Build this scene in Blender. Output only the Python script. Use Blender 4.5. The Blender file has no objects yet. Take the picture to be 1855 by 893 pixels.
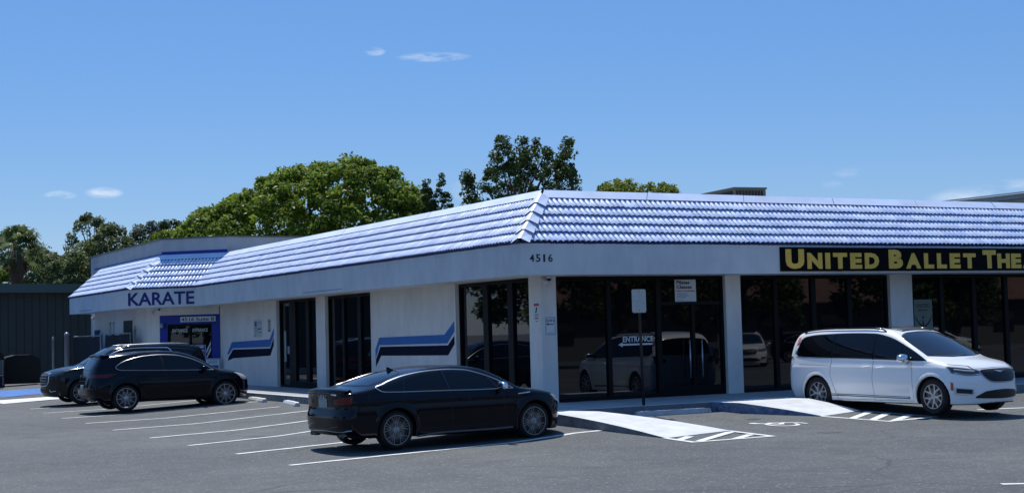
import bpy, math, random
import numpy as np
from mathutils import Vector, Matrix
R = math.radians
random.seed(4)
rng = np.random.default_rng(7)
sc = bpy.context.scene
COL = sc.collection

# ------------------------------------------------------------------ camera, sky, sun, exposure
cam_d = bpy.data.cameras.new('camera')
cam = bpy.data.objects.new('camera', cam_d); COL.objects.link(cam)
cam_d.sensor_width = 36.0
cam_d.lens = 50.8
cam_d.clip_start = 0.1
cam_d.clip_end = 4000
PITCH, ROLL, YAW = R(3.335), R(1.495), R(28.685)
Fv = Vector((math.sin(YAW)*math.cos(PITCH), math.cos(YAW)*math.cos(PITCH), math.sin(PITCH)))
Rv = Vector((math.cos(YAW), -math.sin(YAW), 0)); Uv = Rv.cross(Fv)
R2 = Rv*math.cos(ROLL) - Uv*math.sin(ROLL); U2 = Uv*math.cos(ROLL) + Rv*math.sin(ROLL)
m = Matrix((R2, U2, -Fv)).transposed().to_4x4()
m.translation = Vector((-14.938, -26.912, 1.76))
cam.matrix_world = m
sc.camera = cam

SUN_EL, SUN_AZ = R(61.5), R(11.5)
world = bpy.data.worlds.new('World'); sc.world = world; world.use_nodes = True
wn = world.node_tree; wn.nodes.clear()
def N(nt, t, **kw):
    n = nt.nodes.new(t)
    for k, v in kw.items():
        if k.startswith('_'): setattr(n, k[1:], v)
        else: n.inputs[k.replace('~', ' ')].default_value = v
    return n
out = N(wn, 'ShaderNodeOutputWorld')
bg = N(wn, 'ShaderNodeBackground'); bg.inputs['Strength'].default_value = 0.084
sky = wn.nodes.new('ShaderNodeTexSky'); sky.sky_type = 'NISHITA'; sky.sun_disc = False
sky.sun_elevation = SUN_EL; sky.sun_rotation = SUN_AZ
sky.altitude = 0; sky.air_density = 1.0; sky.dust_density = 0.25; sky.ozone_density = 4.0
# small thin clouds, fixed to directions of the sky
tc = wn.nodes.new('ShaderNodeTexCoord')
mp = N(wn, 'ShaderNodeMapping'); mp.inputs['Scale'].default_value = (14, 14, 60)
nz = N(wn, 'ShaderNodeTexNoise', Scale=1.6, Detail=6.0, Roughness=0.62)
wn.links.new(tc.outputs['Generated'], mp.inputs['Vector']); wn.links.new(mp.outputs[0], nz.inputs['Vector'])
prev = None
def cloud(az, el, wa, we, gain, prev):
    az, el = R(az), R(el)
    c = (math.sin(az)*math.cos(el), math.cos(az)*math.cos(el), math.sin(el))
    side = (math.cos(az), -math.sin(az), 0)
    d1 = N(wn, 'ShaderNodeVectorMath', _operation='DOT_PRODUCT'); d1.inputs[1].default_value = side
    sb = N(wn, 'ShaderNodeVectorMath', _operation='SUBTRACT'); sb.inputs[1].default_value = c
    wn.links.new(tc.outputs['Generated'], sb.inputs[0]); wn.links.new(sb.outputs[0], d1.inputs[0])
    sx = N(wn, 'ShaderNodeSeparateXYZ'); wn.links.new(sb.outputs[0], sx.inputs[0])
    a = N(wn, 'ShaderNodeMath', _operation='DIVIDE'); a.inputs[1].default_value = R(wa); wn.links.new(d1.outputs['Value'], a.inputs[0])
    b = N(wn, 'ShaderNodeMath', _operation='DIVIDE'); b.inputs[1].default_value = R(we); wn.links.new(sx.outputs['Z'], b.inputs[0])
    a2 = N(wn, 'ShaderNodeMath', _operation='MULTIPLY'); wn.links.new(a.outputs[0], a2.inputs[0]); wn.links.new(a.outputs[0], a2.inputs[1])
    b2 = N(wn, 'ShaderNodeMath', _operation='MULTIPLY_ADD'); wn.links.new(b.outputs[0], b2.inputs[0]); wn.links.new(b.outputs[0], b2.inputs[1]); wn.links.new(a2.outputs[0], b2.inputs[2])
    fall = N(wn, 'ShaderNodeMapRange'); fall.interpolation_type = 'SMOOTHSTEP'
    fall.inputs['From Min'].default_value = 1.0; fall.inputs['From Max'].default_value = 0.0
    wn.links.new(b2.outputs[0], fall.inputs['Value'])
    # only on this side of the sky
    dd = N(wn, 'ShaderNodeVectorMath', _operation='DOT_PRODUCT'); dd.inputs[1].default_value = c
    wn.links.new(tc.outputs['Generated'], dd.inputs[0])
    gt = N(wn, 'ShaderNodeMath', _operation='GREATER_THAN'); gt.inputs[1].default_value = 0.5; wn.links.new(dd.outputs['Value'], gt.inputs[0])
    nr = N(wn, 'ShaderNodeMapRange'); nr.inputs['From Min'].default_value = 0.38; nr.inputs['From Max'].default_value = 0.68
    wn.links.new(nz.outputs['Fac'], nr.inputs['Value'])
    m1 = N(wn, 'ShaderNodeMath', _operation='MULTIPLY'); wn.links.new(fall.outputs[0], m1.inputs[0]); wn.links.new(nr.outputs[0], m1.inputs[1])
    m2 = N(wn, 'ShaderNodeMath', _operation='MULTIPLY'); wn.links.new(m1.outputs[0], m2.inputs[0]); wn.links.new(gt.outputs[0], m2.inputs[1])
    m3 = N(wn, 'ShaderNodeMath', _operation='MULTIPLY', _use_clamp=True); wn.links.new(m2.outputs[0], m3.inputs[0]); m3.inputs[1].default_value = gain
    if prev is None: return m3.outputs[0]
    mx = N(wn, 'ShaderNodeMath', _operation='MAXIMUM'); wn.links.new(prev, mx.inputs[0]); wn.links.new(m3.outputs[0], mx.inputs[1])
    return mx.outputs[0]
for c in [
        (25.75, 10.85, 1.6, .22, 1.0), (23.4, 11.1, .5, .2, .8), (11.3, 5.55, .7, .22, 1.1), (12.9, 5.65, .8, .26, 1.3),
        (26.9, 5.6, .8, .5, .45), (46.9, 4.35, 2.6, .75, .75), (48.0, 4.9, 1.5, .35, .6), (41.9, 5.75, .7, .22, .4), (41.3, 5.3, .5, .2, .28)]:
    prev = cloud(*c, prev)
mixc = N(wn, 'ShaderNodeMix', _data_type='RGBA')
hs = N(wn, 'ShaderNodeHueSaturation'); hs.inputs['Saturation'].default_value = 1.25; hs.inputs['Hue'].default_value = .508; hs.inputs['Value'].default_value = 1.15; wn.links.new(sky.outputs[0], hs.inputs['Color'])
mxs = N(wn, 'ShaderNodeMix', _data_type='RGBA'); mxs.inputs[0].default_value = .42; mxs.inputs[7].default_value = (1.9, 4.7, 10.6, 1); wn.links.new(hs.outputs[0], mxs.inputs[6])
wn.links.new(prev, mixc.inputs[0]); wn.links.new(mxs.outputs[2], mixc.inputs[6]); mixc.inputs[7].default_value = (9.0, 10.2, 12.0, 1)
wn.links.new(mixc.outputs[2], bg.inputs['Color']); wn.links.new(bg.outputs[0], out.inputs[0])

sun_d = bpy.data.lights.new('sun', 'SUN'); sun_d.energy = 4.9; sun_d.angle = R(0.53); sun_d.color = (1.0, 0.965, 0.91)
sun = bpy.data.objects.new('sun', sun_d); COL.objects.link(sun)
sdir = Vector((math.sin(SUN_AZ)*math.cos(SUN_EL), math.cos(SUN_AZ)*math.cos(SUN_EL), math.sin(SUN_EL)))
sun.rotation_euler = sdir.to_track_quat('Z', 'Y').to_euler(); sun.location = (0, 0, 40)
sc.view_settings.view_transform = 'Standard'; sc.view_settings.look = 'None'
sc.view_settings.exposure = 0.0; sc.view_settings.gamma = 1.0; sc.view_settings.use_curve_mapping = False

# ------------------------------------------------------------------ materials
MATS = {}
def mat(name, col, rough=0.7, metal=0.0, var=0.0, vscale=3.0, coat=0.0, ior=1.45, bump=0.0, bscale=40.0, col2=None, spec=None, stretch=None, detail=5.0):
    if name in MATS: return MATS[name]
    mm = bpy.data.materials.new(name); mm.use_nodes = True; nt = mm.node_tree
    p = nt.nodes['Principled BSDF']
    p.inputs['Base Color'].default_value = (*col, 1); p.inputs['Roughness'].default_value = rough
    p.inputs['Metallic'].default_value = metal; p.inputs['IOR'].default_value = ior
    p.inputs['Coat Weight'].default_value = coat; p.inputs['Coat Roughness'].default_value = 0.03
    if spec is not None: p.inputs['Specular IOR Level'].default_value = spec
    tcn = nt.nodes.new('ShaderNodeTexCoord'); src = tcn.outputs['Object']
    if stretch:
        mpn = nt.nodes.new('ShaderNodeMapping'); mpn.inputs['Scale'].default_value = stretch
        nt.links.new(src, mpn.inputs[0]); src = mpn.outputs[0]
    if var > 0 or col2 is not None:
        n = N(nt, 'ShaderNodeTexNoise', Scale=vscale, Detail=detail, Roughness=0.6); nt.links.new(src, n.inputs['Vector'])
        mr = N(nt, 'ShaderNodeMapRange'); mr.inputs['From Min'].default_value = 0.32; mr.inputs['From Max'].default_value = 0.68
        nt.links.new(n.outputs['Fac'], mr.inputs[0])
        mx = N(nt, 'ShaderNodeMix', _data_type='RGBA'); nt.links.new(mr.outputs[0], mx.inputs[0])
        c2 = col2 if col2 is not None else tuple(c*(1+var) for c in col)
        c1 = col if col2 is not None else tuple(c*(1-var) for c in col)
        mx.inputs[6].default_value = (*c1, 1); mx.inputs[7].default_value = (*c2, 1)
        nt.links.new(mx.outputs[2], p.inputs['Base Color'])
    if bump > 0:
        n = N(nt, 'ShaderNodeTexNoise', Scale=bscale, Detail=4.0); nt.links.new(tcn.outputs['Object'], n.inputs['Vector'])
        b = N(nt, 'ShaderNodeBump', Strength=bump, Distance=0.02); nt.links.new(n.outputs['Fac'], b.inputs['Height'])
        nt.links.new(b.outputs[0], p.inputs['Normal'])
    MATS[name] = mm
    return mm

def wall_mat(name, col):
    mm = mat(name, col, 0.85, bump=0.35, bscale=60)
    nt = mm.node_tree; p = nt.nodes['Principled BSDF']
    tcn = nt.nodes.new('ShaderNodeTexCoord')
    mp1 = N(nt, 'ShaderNodeMapping'); mp1.inputs['Scale'].default_value = (1.1, 1.1, .35); nt.links.new(tcn.outputs['Object'], mp1.inputs[0])
    n1 = N(nt, 'ShaderNodeTexNoise', Scale=2.2, Detail=7.0, Roughness=0.65); nt.links.new(mp1.outputs[0], n1.inputs[0])
    n2 = N(nt, 'ShaderNodeTexNoise', Scale=.7, Detail=5.0, Roughness=0.6); nt.links.new(tcn.outputs['Object'], n2.inputs[0])
    ad = N(nt, 'ShaderNodeMath', _operation='ADD'); nt.links.new(n1.outputs['Fac'], ad.inputs[0]); nt.links.new(n2.outputs['Fac'], ad.inputs[1])
    mr = N(nt, 'ShaderNodeMapRange'); mr.inputs['From Min'].default_value = .72; mr.inputs['From Max'].default_value = 1.2
    nt.links.new(ad.outputs[0], mr.inputs[0])
    mx = N(nt, 'ShaderNodeMix', _data_type='RGBA'); nt.links.new(mr.outputs[0], mx.inputs[0])
    mx.inputs[6].default_value = (*[c*.84 for c in col], 1); mx.inputs[7].default_value = (*[min(1, c*1.04) for c in col], 1)
    nt.links.new(mx.outputs[2], p.inputs['Base Color'])
    return mm

WALL = wall_mat('white_stucco', (.72, .70, .66))
FASC = wall_mat('fascia_paint', (.60, .62, .635))
GREYW = wall_mat('parapet_paint', (.46, .47, .48))
TILE2 = mat('tile_dull_blue', (.54, .64, .87), .5, var=.12, vscale=5)
TILE = mat('tile_pale_blue', (.69, .77, .93), .36, spec=.6, var=.16, vscale=3.2, bump=.1, bscale=70)
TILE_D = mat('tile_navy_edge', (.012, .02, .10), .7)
TILE_V = mat('tile_valley_line', (.14, .19, .36), .8, var=.8, vscale=1.2)  # darker colour along the valleys between the rolls
TILE_L = mat('tile_flank_line', (.30, .38, .58), .7, var=.35, vscale=1.5)  # mid-dark line along one flank of the rolls on the left slopes
FLASH = mat('flashing_pale_blue', (.62, .71, .88), .5, var=.1, vscale=1.2)
NAVY = mat('navy_paint', (.007, .026, .27), .55, var=.12, vscale=2)
NAVY_T = mat('navy_letters', (.010, .012, .15), .5)
STR_B = mat('stripe_blue', (.022, .13, .40), .6, var=.08)
STR_D = mat('stripe_black', (.004, .007, .024), .7, spec=.1)
STR_W = mat('stripe_white', (.62, .64, .66), .7)
BLACK = mat('black_metal', (.008, .008, .010), .45)
FRAME = mat('bronze_frame', (.004, .004, .005), .5, spec=.2)
GLASS = mat('tinted_glass', (.002, .003, .005), .015, ior=1.62, bump=.012, bscale=1.3)
CONC = mat('white_concrete', (.60, .61, .60), .9, var=.12, vscale=2.5, bump=.2, bscale=120)
CONC2 = mat('grey_concrete', (.33, .34, .35), .9, var=.14, vscale=1.6, bump=.3, bscale=90)
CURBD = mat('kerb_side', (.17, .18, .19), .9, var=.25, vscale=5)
CURBB = mat('kerb_blue_paint', (.22, .26, .33), .8, vscale=7, col2=(.05, .09, .20), var=.1)
STOPM = mat('wheel_stop_concrete', (.62, .63, .62), .9, var=.22, vscale=9, bump=.4, bscale=60)
LINE = mat('road_paint', (.80, .81, .79), .8, vscale=5, col2=(.55, .56, .55), var=.1, detail=8)
GOLD = mat('gold_letters', (.78, .47, .07), .5, var=.1, vscale=4)
SIGNW = mat('sign_white', (.62, .66, .66), .6, var=.05)
SIGNG = mat('sign_grey_back', (.40, .43, .41), .5, var=.12, vscale=9)
INK = mat('sign_ink', (.02, .02, .03), .6)
INKR = mat('sign_red', (.40, .05, .04), .6)
INKB = mat('sign_blue', (.03, .07, .30), .6)
STEEL = mat('galvanised_steel', (.34, .36, .37), .45, metal=.5, var=.15, vscale=6)
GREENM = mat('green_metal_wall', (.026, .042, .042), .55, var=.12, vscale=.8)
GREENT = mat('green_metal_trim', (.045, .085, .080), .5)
ROOFB = mat('flat_roof_felt', (.30, .30, .30), .9, var=.2)
BARK = mat('bark', (.10, .075, .055), .95, var=.4, vscale=5, bump=.6, bscale=12)
PAINTK = mat('black_car_paint', (.0015, .0020, .0060), .12, spec=.34)
PAINTG = mat('dark_car_paint', (.005, .0065, .009), .13, spec=.5)
PAINTW = mat('white_car_paint', (.84, .85, .85), .3, coat=.8)
CARGL = mat('car_tinted_glass', (.002, .0025, .004), .02, ior=1.45)
WIND = mat('car_windscreen', (.010, .014, .024), .03, ior=1.65)
CHROME = mat('chrome', (.75, .76, .78), .12, metal=1.0)
SATIN = mat('satin_alloy', (.42, .43, .45), .32, metal=.9)
ALLOYW = mat('bright_alloy', (.50, .50, .51), .35, metal=.7)
TYRE = mat('tyre_rubber', (.010, .010, .011), .75)
PLAST = mat('black_plastic', (.010, .010, .011), .5)
RED = mat('tail_lamp_red', (.11, .003, .006), .08)
AMBER = mat('amber_marker', (.55, .12, .02), .15)
LAMP = mat('headlamp_glass', (.42, .44, .46), .08, ior=1.5)
LAMPD = mat('headlamp_dark', (.05, .055, .06), .06, ior=1.7)
BRAKE = mat('brake_disc', (.12, .12, .125), .4, metal=.8)
PLATE = mat('licence_plate', (.30, .36, .33), .5, var=.25, vscale=18)

def asphalt():
    mm = bpy.data.materials.new('asphalt'); mm.use_nodes = True; nt = mm.node_tree; p = nt.nodes['Principled BSDF']
    L = nt.links.new
    tcn = nt.nodes.new('ShaderNodeTexCoord'); o = tcn.outputs['Object']
    big = N(nt, 'ShaderNodeTexNoise', Scale=.16, Detail=6.0, Roughness=.6); L(o, big.inputs[0])
    mid = N(nt, 'ShaderNodeTexNoise', Scale=1.7, Detail=6.0, Roughness=.65); L(o, mid.inputs[0])
    fine = N(nt, 'ShaderNodeTexNoise', Scale=55.0, Detail=3.0, Roughness=.7); L(o, fine.inputs[0])
    spk = N(nt, 'ShaderNodeTexVoronoi', Scale=38.0); L(o, spk.inputs[0])
    r1 = N(nt, 'ShaderNodeValToRGB'); r1.color_ramp.elements[0].position = .36; r1.color_ramp.elements[0].color = (.056, .062, .067, 1)
    r1.color_ramp.elements[1].position = .66; r1.color_ramp.elements[1].color = (.092, .098, .096, 1); L(big.outputs['Fac'], r1.inputs[0])
    m1 = N(nt, 'ShaderNodeMix', _data_type='RGBA', _blend_type='MULTIPLY'); m1.inputs[0].default_value = 1
    r2 = N(nt, 'ShaderNodeMapRange'); r2.inputs['From Min'].default_value = .3; r2.inputs['From Max'].default_value = .7; r2.inputs['To Min'].default_value = .82; r2.inputs['To Max'].default_value = 1.18
    L(mid.outputs['Fac'], r2.inputs[0]); L(r1.outputs[0], m1.inputs[6]); L(r2.outputs[0], m1.inputs[7])
    m2 = N(nt, 'ShaderNodeMix', _data_type='RGBA', _blend_type='MULTIPLY'); m2.inputs[0].default_value = 1
    r3 = N(nt, 'ShaderNodeMapRange'); r3.inputs['From Min'].default_value = .25; r3.inputs['From Max'].default_value = .75; r3.inputs['To Min'].default_value = .62; r3.inputs['To Max'].default_value = 1.38
    L(fine.outputs['Fac'], r3.inputs[0]); L(m1.outputs[2], m2.inputs[6]); L(r3.outputs[0], m2.inputs[7])
    # pale aggregate specks
    gs = N(nt, 'ShaderNodeSeparateColor'); L(spk.outputs['Color'], gs.inputs[0])
    g1 = N(nt, 'ShaderNodeMath', _operation='GREATER_THAN'); g1.inputs[1].default_value = .93; L(gs.outputs[0], g1.inputs[0])
    m3 = N(nt, 'ShaderNodeMix', _data_type='RGBA'); m3.inputs[7].default_value = (.32, .32, .31, 1)
    fk = N(nt, 'ShaderNodeMath', _operation='MULTIPLY'); fk.inputs[1].default_value = .35; L(g1.outputs[0], fk.inputs[0]); L(fk.outputs[0], m3.inputs[0]); L(m2.outputs[2], m3.inputs[6])
    # cracks
    wrp = N(nt, 'ShaderNodeTexNoise', Scale=1.1, Detail=5.0); L(o, wrp.inputs[0])
    mxv = N(nt, 'ShaderNodeMix', _data_type='VECTOR'); mxv.inputs[0].default_value = .32; L(o, mxv.inputs[4]); L(wrp.outputs['Color'], mxv.inputs[5])
    vor = N(nt, 'ShaderNodeTexVoronoi', Scale=.34, _feature='DISTANCE_TO_EDGE'); L(mxv.outputs[1], vor.inputs[0])
    lt = N(nt, 'ShaderNodeMapRange'); lt.inputs['From Min'].default_value = .0015; lt.inputs['From Max'].default_value = .011; lt.inputs['To Min'].default_value = 1; lt.inputs['To Max'].default_value = 0; L(vor.outputs['Distance'], lt.inputs[0])
    cm = N(nt, 'ShaderNodeTexNoise', Scale=.3, Detail=3.0); L(o, cm.inputs[0])
    cg = N(nt, 'ShaderNodeMapRange'); cg.inputs['From Min'].default_value = .46; cg.inputs['From Max'].default_value = .54; L(cm.outputs['Fac'], cg.inputs[0])
    cf = N(nt, 'ShaderNodeMath', _operation='MULTIPLY'); L(lt.outputs[0], cf.inputs[0]); L(cg.outputs[0], cf.inputs[1])
    cf2 = N(nt, 'ShaderNodeMath', _operation='MULTIPLY'); cf2.inputs[1].default_value = .7; L(cf.outputs[0], cf2.inputs[0])
    m4 = N(nt, 'ShaderNodeMix', _data_type='RGBA'); L(cf2.outputs[0], m4.inputs[0]); L(m3.outputs[2], m4.inputs[6]); m4.inputs[7].default_value = (.03, .03, .032, 1)
    L(m4.outputs[2], p.inputs['Base Color']); p.inputs['Roughness'].default_value = .85
    b = N(nt, 'ShaderNodeBump', Strength=.55, Distance=.012); L(fine.outputs['Fac'], b.inputs['Height']); L(b.outputs[0], p.inputs['Normal'])
    return mm
ASPH = asphalt()
ASPH2 = mat('asphalt_patch', (.085, .086, .088), .88, var=.3, vscale=45, bump=.4, bscale=55)
ASPH3 = mat('asphalt_stain', (.035, .035, .036), .8, var=.3, vscale=20)
BLUEP = mat('blue_road_paint', (.04, .15, .42), .8, var=.25, vscale=3)

# ------------------------------------------------------------------ helpers
def tag(o, label=None, cat=None, group=None, kind=None):
    if label: o['label'] = label
    if cat: o['category'] = cat
    if group: o['group'] = group
    if kind: o['kind'] = kind
    return o
def empty(name, label, cat, loc=(0, 0, 0), rz=0, group=None):
    o = bpy.data.objects.new(name, None); COL.objects.link(o); o.location = loc; o.rotation_euler = (0, 0, rz)
    o.empty_display_size = .3
    return tag(o, label, cat, group)
def mesh_obj(name, V, F, mats, parent=None, midx=None, smooth=False):
    me = bpy.data.meshes.new(name)
    V = np.asarray(V, dtype=np.float32)
    if isinstance(F, np.ndarray) and F.ndim == 2:
        k = F.shape[1]; nf = len(F)
        me.vertices.add(len(V)); me.vertices.foreach_set('co', V.ravel())
        me.loops.add(nf*k); me.loops.foreach_set('vertex_index', F.astype(np.int32).ravel())
        me.polygons.add(nf); me.polygons.foreach_set('loop_start', np.arange(0, nf*k, k, dtype=np.int32))
        me.update(calc_edges=True)
    else:
        me.from_pydata([tuple(map(float, v)) for v in V], [], [list(f) for f in F]); me.update()
    if not isinstance(mats, (list, tuple)): mats = [mats]
    for x in mats: me.materials.append(x)
    if midx is not None: me.polygons.foreach_set('material_index', np.asarray(midx, dtype=np.int32))
    if smooth: me.polygons.foreach_set('use_smooth', np.ones(len(me.polygons), dtype=bool))
    o = bpy.data.objects.new(name, me); COL.objects.link(o)
    if parent: o.parent = parent
    return o

class Fr:
    """a wall frame: a runs along the wall (left to right as seen from outside), n points out, z up"""
    def __init__(s, ox=0, oy=0, ang=0):
        s.o = np.array([ox, oy, 0.]); c, sn = math.cos(ang), math.sin(ang)
        s.a = np.array([c, sn, 0.]); s.n = np.array([sn, -c, 0.]); s.ang = ang
    def p(s, a, n, z): return s.o + s.a*a + s.n*n + np.array([0, 0, z])
W0 = Fr()
class MB:
    def __init__(s): s.V = []; s.F = []; s.M = []
    def quad(s, pts, m=0):
        i = len(s.V); s.V += [tuple(p) for p in pts]; s.F.append(tuple(range(i, i+len(pts)))); s.M.append(m)
    def box(s, fr, a0, a1, n0, n1, z0, z1, m=0, bev=0):
        if bev > 0:
            pr = [(-1, -1), (1, -1), (1, 1), (-1, 1)]
            ring = lambda a, z, k: None
        c = [fr.p(a, n, z) for z in (z0, z1) for n in (n0, n1) for a in (a0, a1)]
        i = len(s.V); s.V += [tuple(q) for q in c]
        for f in ((0, 2, 3, 1), (4, 5, 7, 6), (0, 1, 5, 4), (2, 6, 7, 3), (0, 4, 6, 2), (1, 3, 7, 5)):
            s.F.append(tuple(i+k for k in f)); s.M.append(m)
        return s
    def prism(s, pts, z0, z1, m=0, msides=None):
        i = len(s.V); n = len(pts)
        zz0 = z0 if hasattr(z0, '__len__') else [z0]*n; zz1 = z1 if hasattr(z1, '__len__') else [z1]*n
        s.V += [(p[0], p[1], zz0[k]) for k, p in enumerate(pts)] + [(p[0], p[1], zz1[k]) for k, p in enumerate(pts)]
        s.F.append(tuple(i+n+k for k in range(n))); s.M.append(m)
        s.F.append(tuple(i+k for k in reversed(range(n)))); s.M.append(m)
        for k in range(n):
            s.F.append((i+k, i+(k+1) % n, i+n+(k+1) % n, i+n+k)); s.M.append(m if msides is None else msides)
        return s
    def poly(s, fr, pts, n0, n1, m=0):
        """polygon in (a, z) extruded from n0 to n1"""
        i = len(s.V); k = len(pts)
        s.V += [tuple(fr.p(a, n0, z)) for a, z in pts] + [tuple(fr.p(a, n1, z)) for a, z in pts]
        s.F.append(tuple(i+k+j for j in range(k))); s.M.append(m); s.F.append(tuple(i+j for j in reversed(range(k)))); s.M.append(m)
        for j in range(k): s.F.append((i+j, i+(j+1) % k, i+k+(j+1) % k, i+k+j)); s.M.append(m)
        return s
    def tube(s, pts, r, seg=8, m=0, cap=True):
        pts = [np.array(p, float) for p in pts]; rr = r if hasattr(r, '__len__') else [r]*len(pts)
        rings = []
        for k, p in enumerate(pts):
            d = pts[min(k+1, len(pts)-1)] - pts[max(k-1, 0)]; d /= (np.linalg.norm(d)+1e-9)
            u = np.cross(d, [0, 0, 1.]); 
            if np.linalg.norm(u) < .05: u = np.cross(d, [1., 0, 0])
            u /= np.linalg.norm(u); v = np.cross(d, u)
            i = len(s.V); rings.append(i)
            for q in range(seg):
                t = 2*math.pi*q/seg; s.V.append(tuple(p + (u*math.cos(t)+v*math.sin(t))*rr[k]))
        for a, b in zip(rings[:-1], rings[1:]):
            for q in range(seg): s.F.append((a+q, a+(q+1) % seg, b+(q+1) % seg, b+q)); s.M.append(m)
        if cap:
            s.F.append(tuple(reversed([rings[0]+q for q in range(seg)]))); s.M.append(m)
            s.F.append(tuple(rings[-1]+q for q in range(seg))); s.M.append(m)
        return s
    def lathe(s, prof, c, axis=(0, 0, 1), seg=24, m=0):
        """prof: (radius, height) pairs"""
        ax = np.array(axis, float); ax /= np.linalg.norm(ax)
        u = np.cross(ax, [0, 1., 0]) if abs(ax[1]) < .9 else np.cross(ax, [1., 0, 0]); u /= np.linalg.norm(u); v = np.cross(ax, u)
        rings = []
        for r_, h in prof:
            rings.append(len(s.V))
            for q in range(seg):
                t = 2*math.pi*q/seg; s.V.append(tuple(np.array(c)+ax*h+(u*math.cos(t)+v*math.sin(t))*r_))
        for a, b in zip(rings[:-1], rings[1:]):
            for q in range(seg): s.F.append((a+q, a+(q+1) % seg, b+(q+1) % seg, b+q)); s.M.append(m)
        return s
    def build(s, name, mats, parent=None, smooth=False, recalc=True):
        o = mesh_obj(name, s.V, s.F, mats, parent, s.M, smooth)
        if recalc:
            import bmesh
            b = bmesh.new(); b.from_mesh(o.data); bmesh.ops.recalc_face_normals(b, faces=b.faces); b.to_mesh(o.data); b.free()
        return o

def text_mb(mb, txt, fr, a, z, n, w=None, h=None, bold=0.0, depth=.006, m=0, shear=0.0, skew=1.0):
    """lettering laid on a wall frame: lower left corner at (a, z), fitted to width w and height h"""
    cu = bpy.data.curves.new('t', 'FONT'); cu.body = txt; cu.size = 1; cu.offset = bold; cu.shear = shear; cu.fill_mode = 'FRONT'; cu.resolution_u = 3
    ob = bpy.data.objects.new('t', cu); COL.objects.link(ob)
    bpy.context.view_layer.update()
    me = bpy.data.meshes.new_from_object(ob.evaluated_get(bpy.context.evaluated_depsgraph_get()))
    V = np.array([v.co[:] for v in me.vertices]); F = [tuple(p.vertices) for p in me.polygons]
    bpy.data.objects.remove(ob); bpy.data.curves.remove(cu); bpy.data.meshes.remove(me)
    if len(V) == 0: return mb
    mn, mxx = V.min(0), V.max(0)
    sx = w/(mxx[0]-mn[0]) if w else None; sy = h/(mxx[1]-mn[1]) if h else None
    if sx is None: sx = sy
    if sy is None: sy = sx
    i = len(mb.V)
    for dz in (0, 1):
        mb.V += [tuple(fr.p(a+(v[0]-mn[0])*sx, n+dz*depth, z+(v[1]-mn[1])*sy)) for v in V]
    k = len(V); cnt = {}
    for f in F:
        mb.F.append(tuple(i+k+q for q in f)); mb.M.append(m)
        for e in zip(f, f[1:]+f[:1]): cnt[e] = 1
    for (p, q) in cnt:
        if (q, p) not in cnt: mb.F.append((i+p, i+q, i+k+q, i+k+p)); mb.M.append(m)
    return mb

CAMP = np.array([-14.938, -26.912])
def gz(x, y):
    """the lot falls away from the building, steeper over the first four metres"""
    x = np.asarray(x, float); y = np.asarray(y, float)
    d = np.maximum(0, -1.2-x)+np.maximum(0, -1.7-y)
    return np.maximum(-.8, -.05-.04*np.minimum(d, 4)-.006*np.maximum(d-4, 0))
def gzf(x, y): return float(gz(x, y))

# ------------------------------------------------------------------ ground, pavements, markings
def build_ground():
    ax = np.unique(np.concatenate([np.linspace(-900, -60, 12), np.linspace(-60, 40, 101), np.arange(-12, 12, .2), np.linspace(40, 900, 12)]))
    ay = np.unique(np.concatenate([np.linspace(-900, -60, 12), np.linspace(-60, 60, 121), np.arange(-14, 24, .25), [-1.7], np.linspace(60, 900, 12)]))
    X, Y = np.meshgrid(ax, ay, indexing='ij'); Z = gz(X, Y)
    V = np.stack([X, Y, Z], -1).reshape(-1, 3); nx, ny = X.shape
    i, j = np.meshgrid(np.arange(nx-1), np.arange(ny-1), indexing='ij'); b = (i*ny+j).ravel()
    F = np.stack([b, b+ny, b+ny+1, b+1], 1)
    tag(mesh_obj('ground', V, F, ASPH, smooth=True), kind='structure')
build_ground()
def gsheet(pts, dz, sub=.5):
    """polygon sheet following the ground"""
    return [(x, y, gzf(x, y)+dz) for x, y in pts]
def stripe(p, q, w=.12, name='parking_line', label='', cat='parking line', group=None, wob=.012, m=LINE):
    p = np.array(p); q = np.array(q); L = np.linalg.norm(q-p); d = (q-p)/L; nrm = np.array([-d[1], d[0]])
    n = max(2, int(L/.25)); V = []; F = []
    for k in range(n+1):
        c = p+d*L*k/n; w1 = w/2*(1+random.uniform(-.12, .12)); off = random.uniform(-wob, wob)
        for sgn in (-1, 1):
            s_ = c+nrm*(sgn*w1+off); V.append((s_[0], s_[1], gzf(*s_)+.007))
    for k in range(n): F.append((2*k, 2*k+2, 2*k+3, 2*k+1))
    return tag(mesh_obj(name, V, F, m), label, cat, group)

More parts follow.
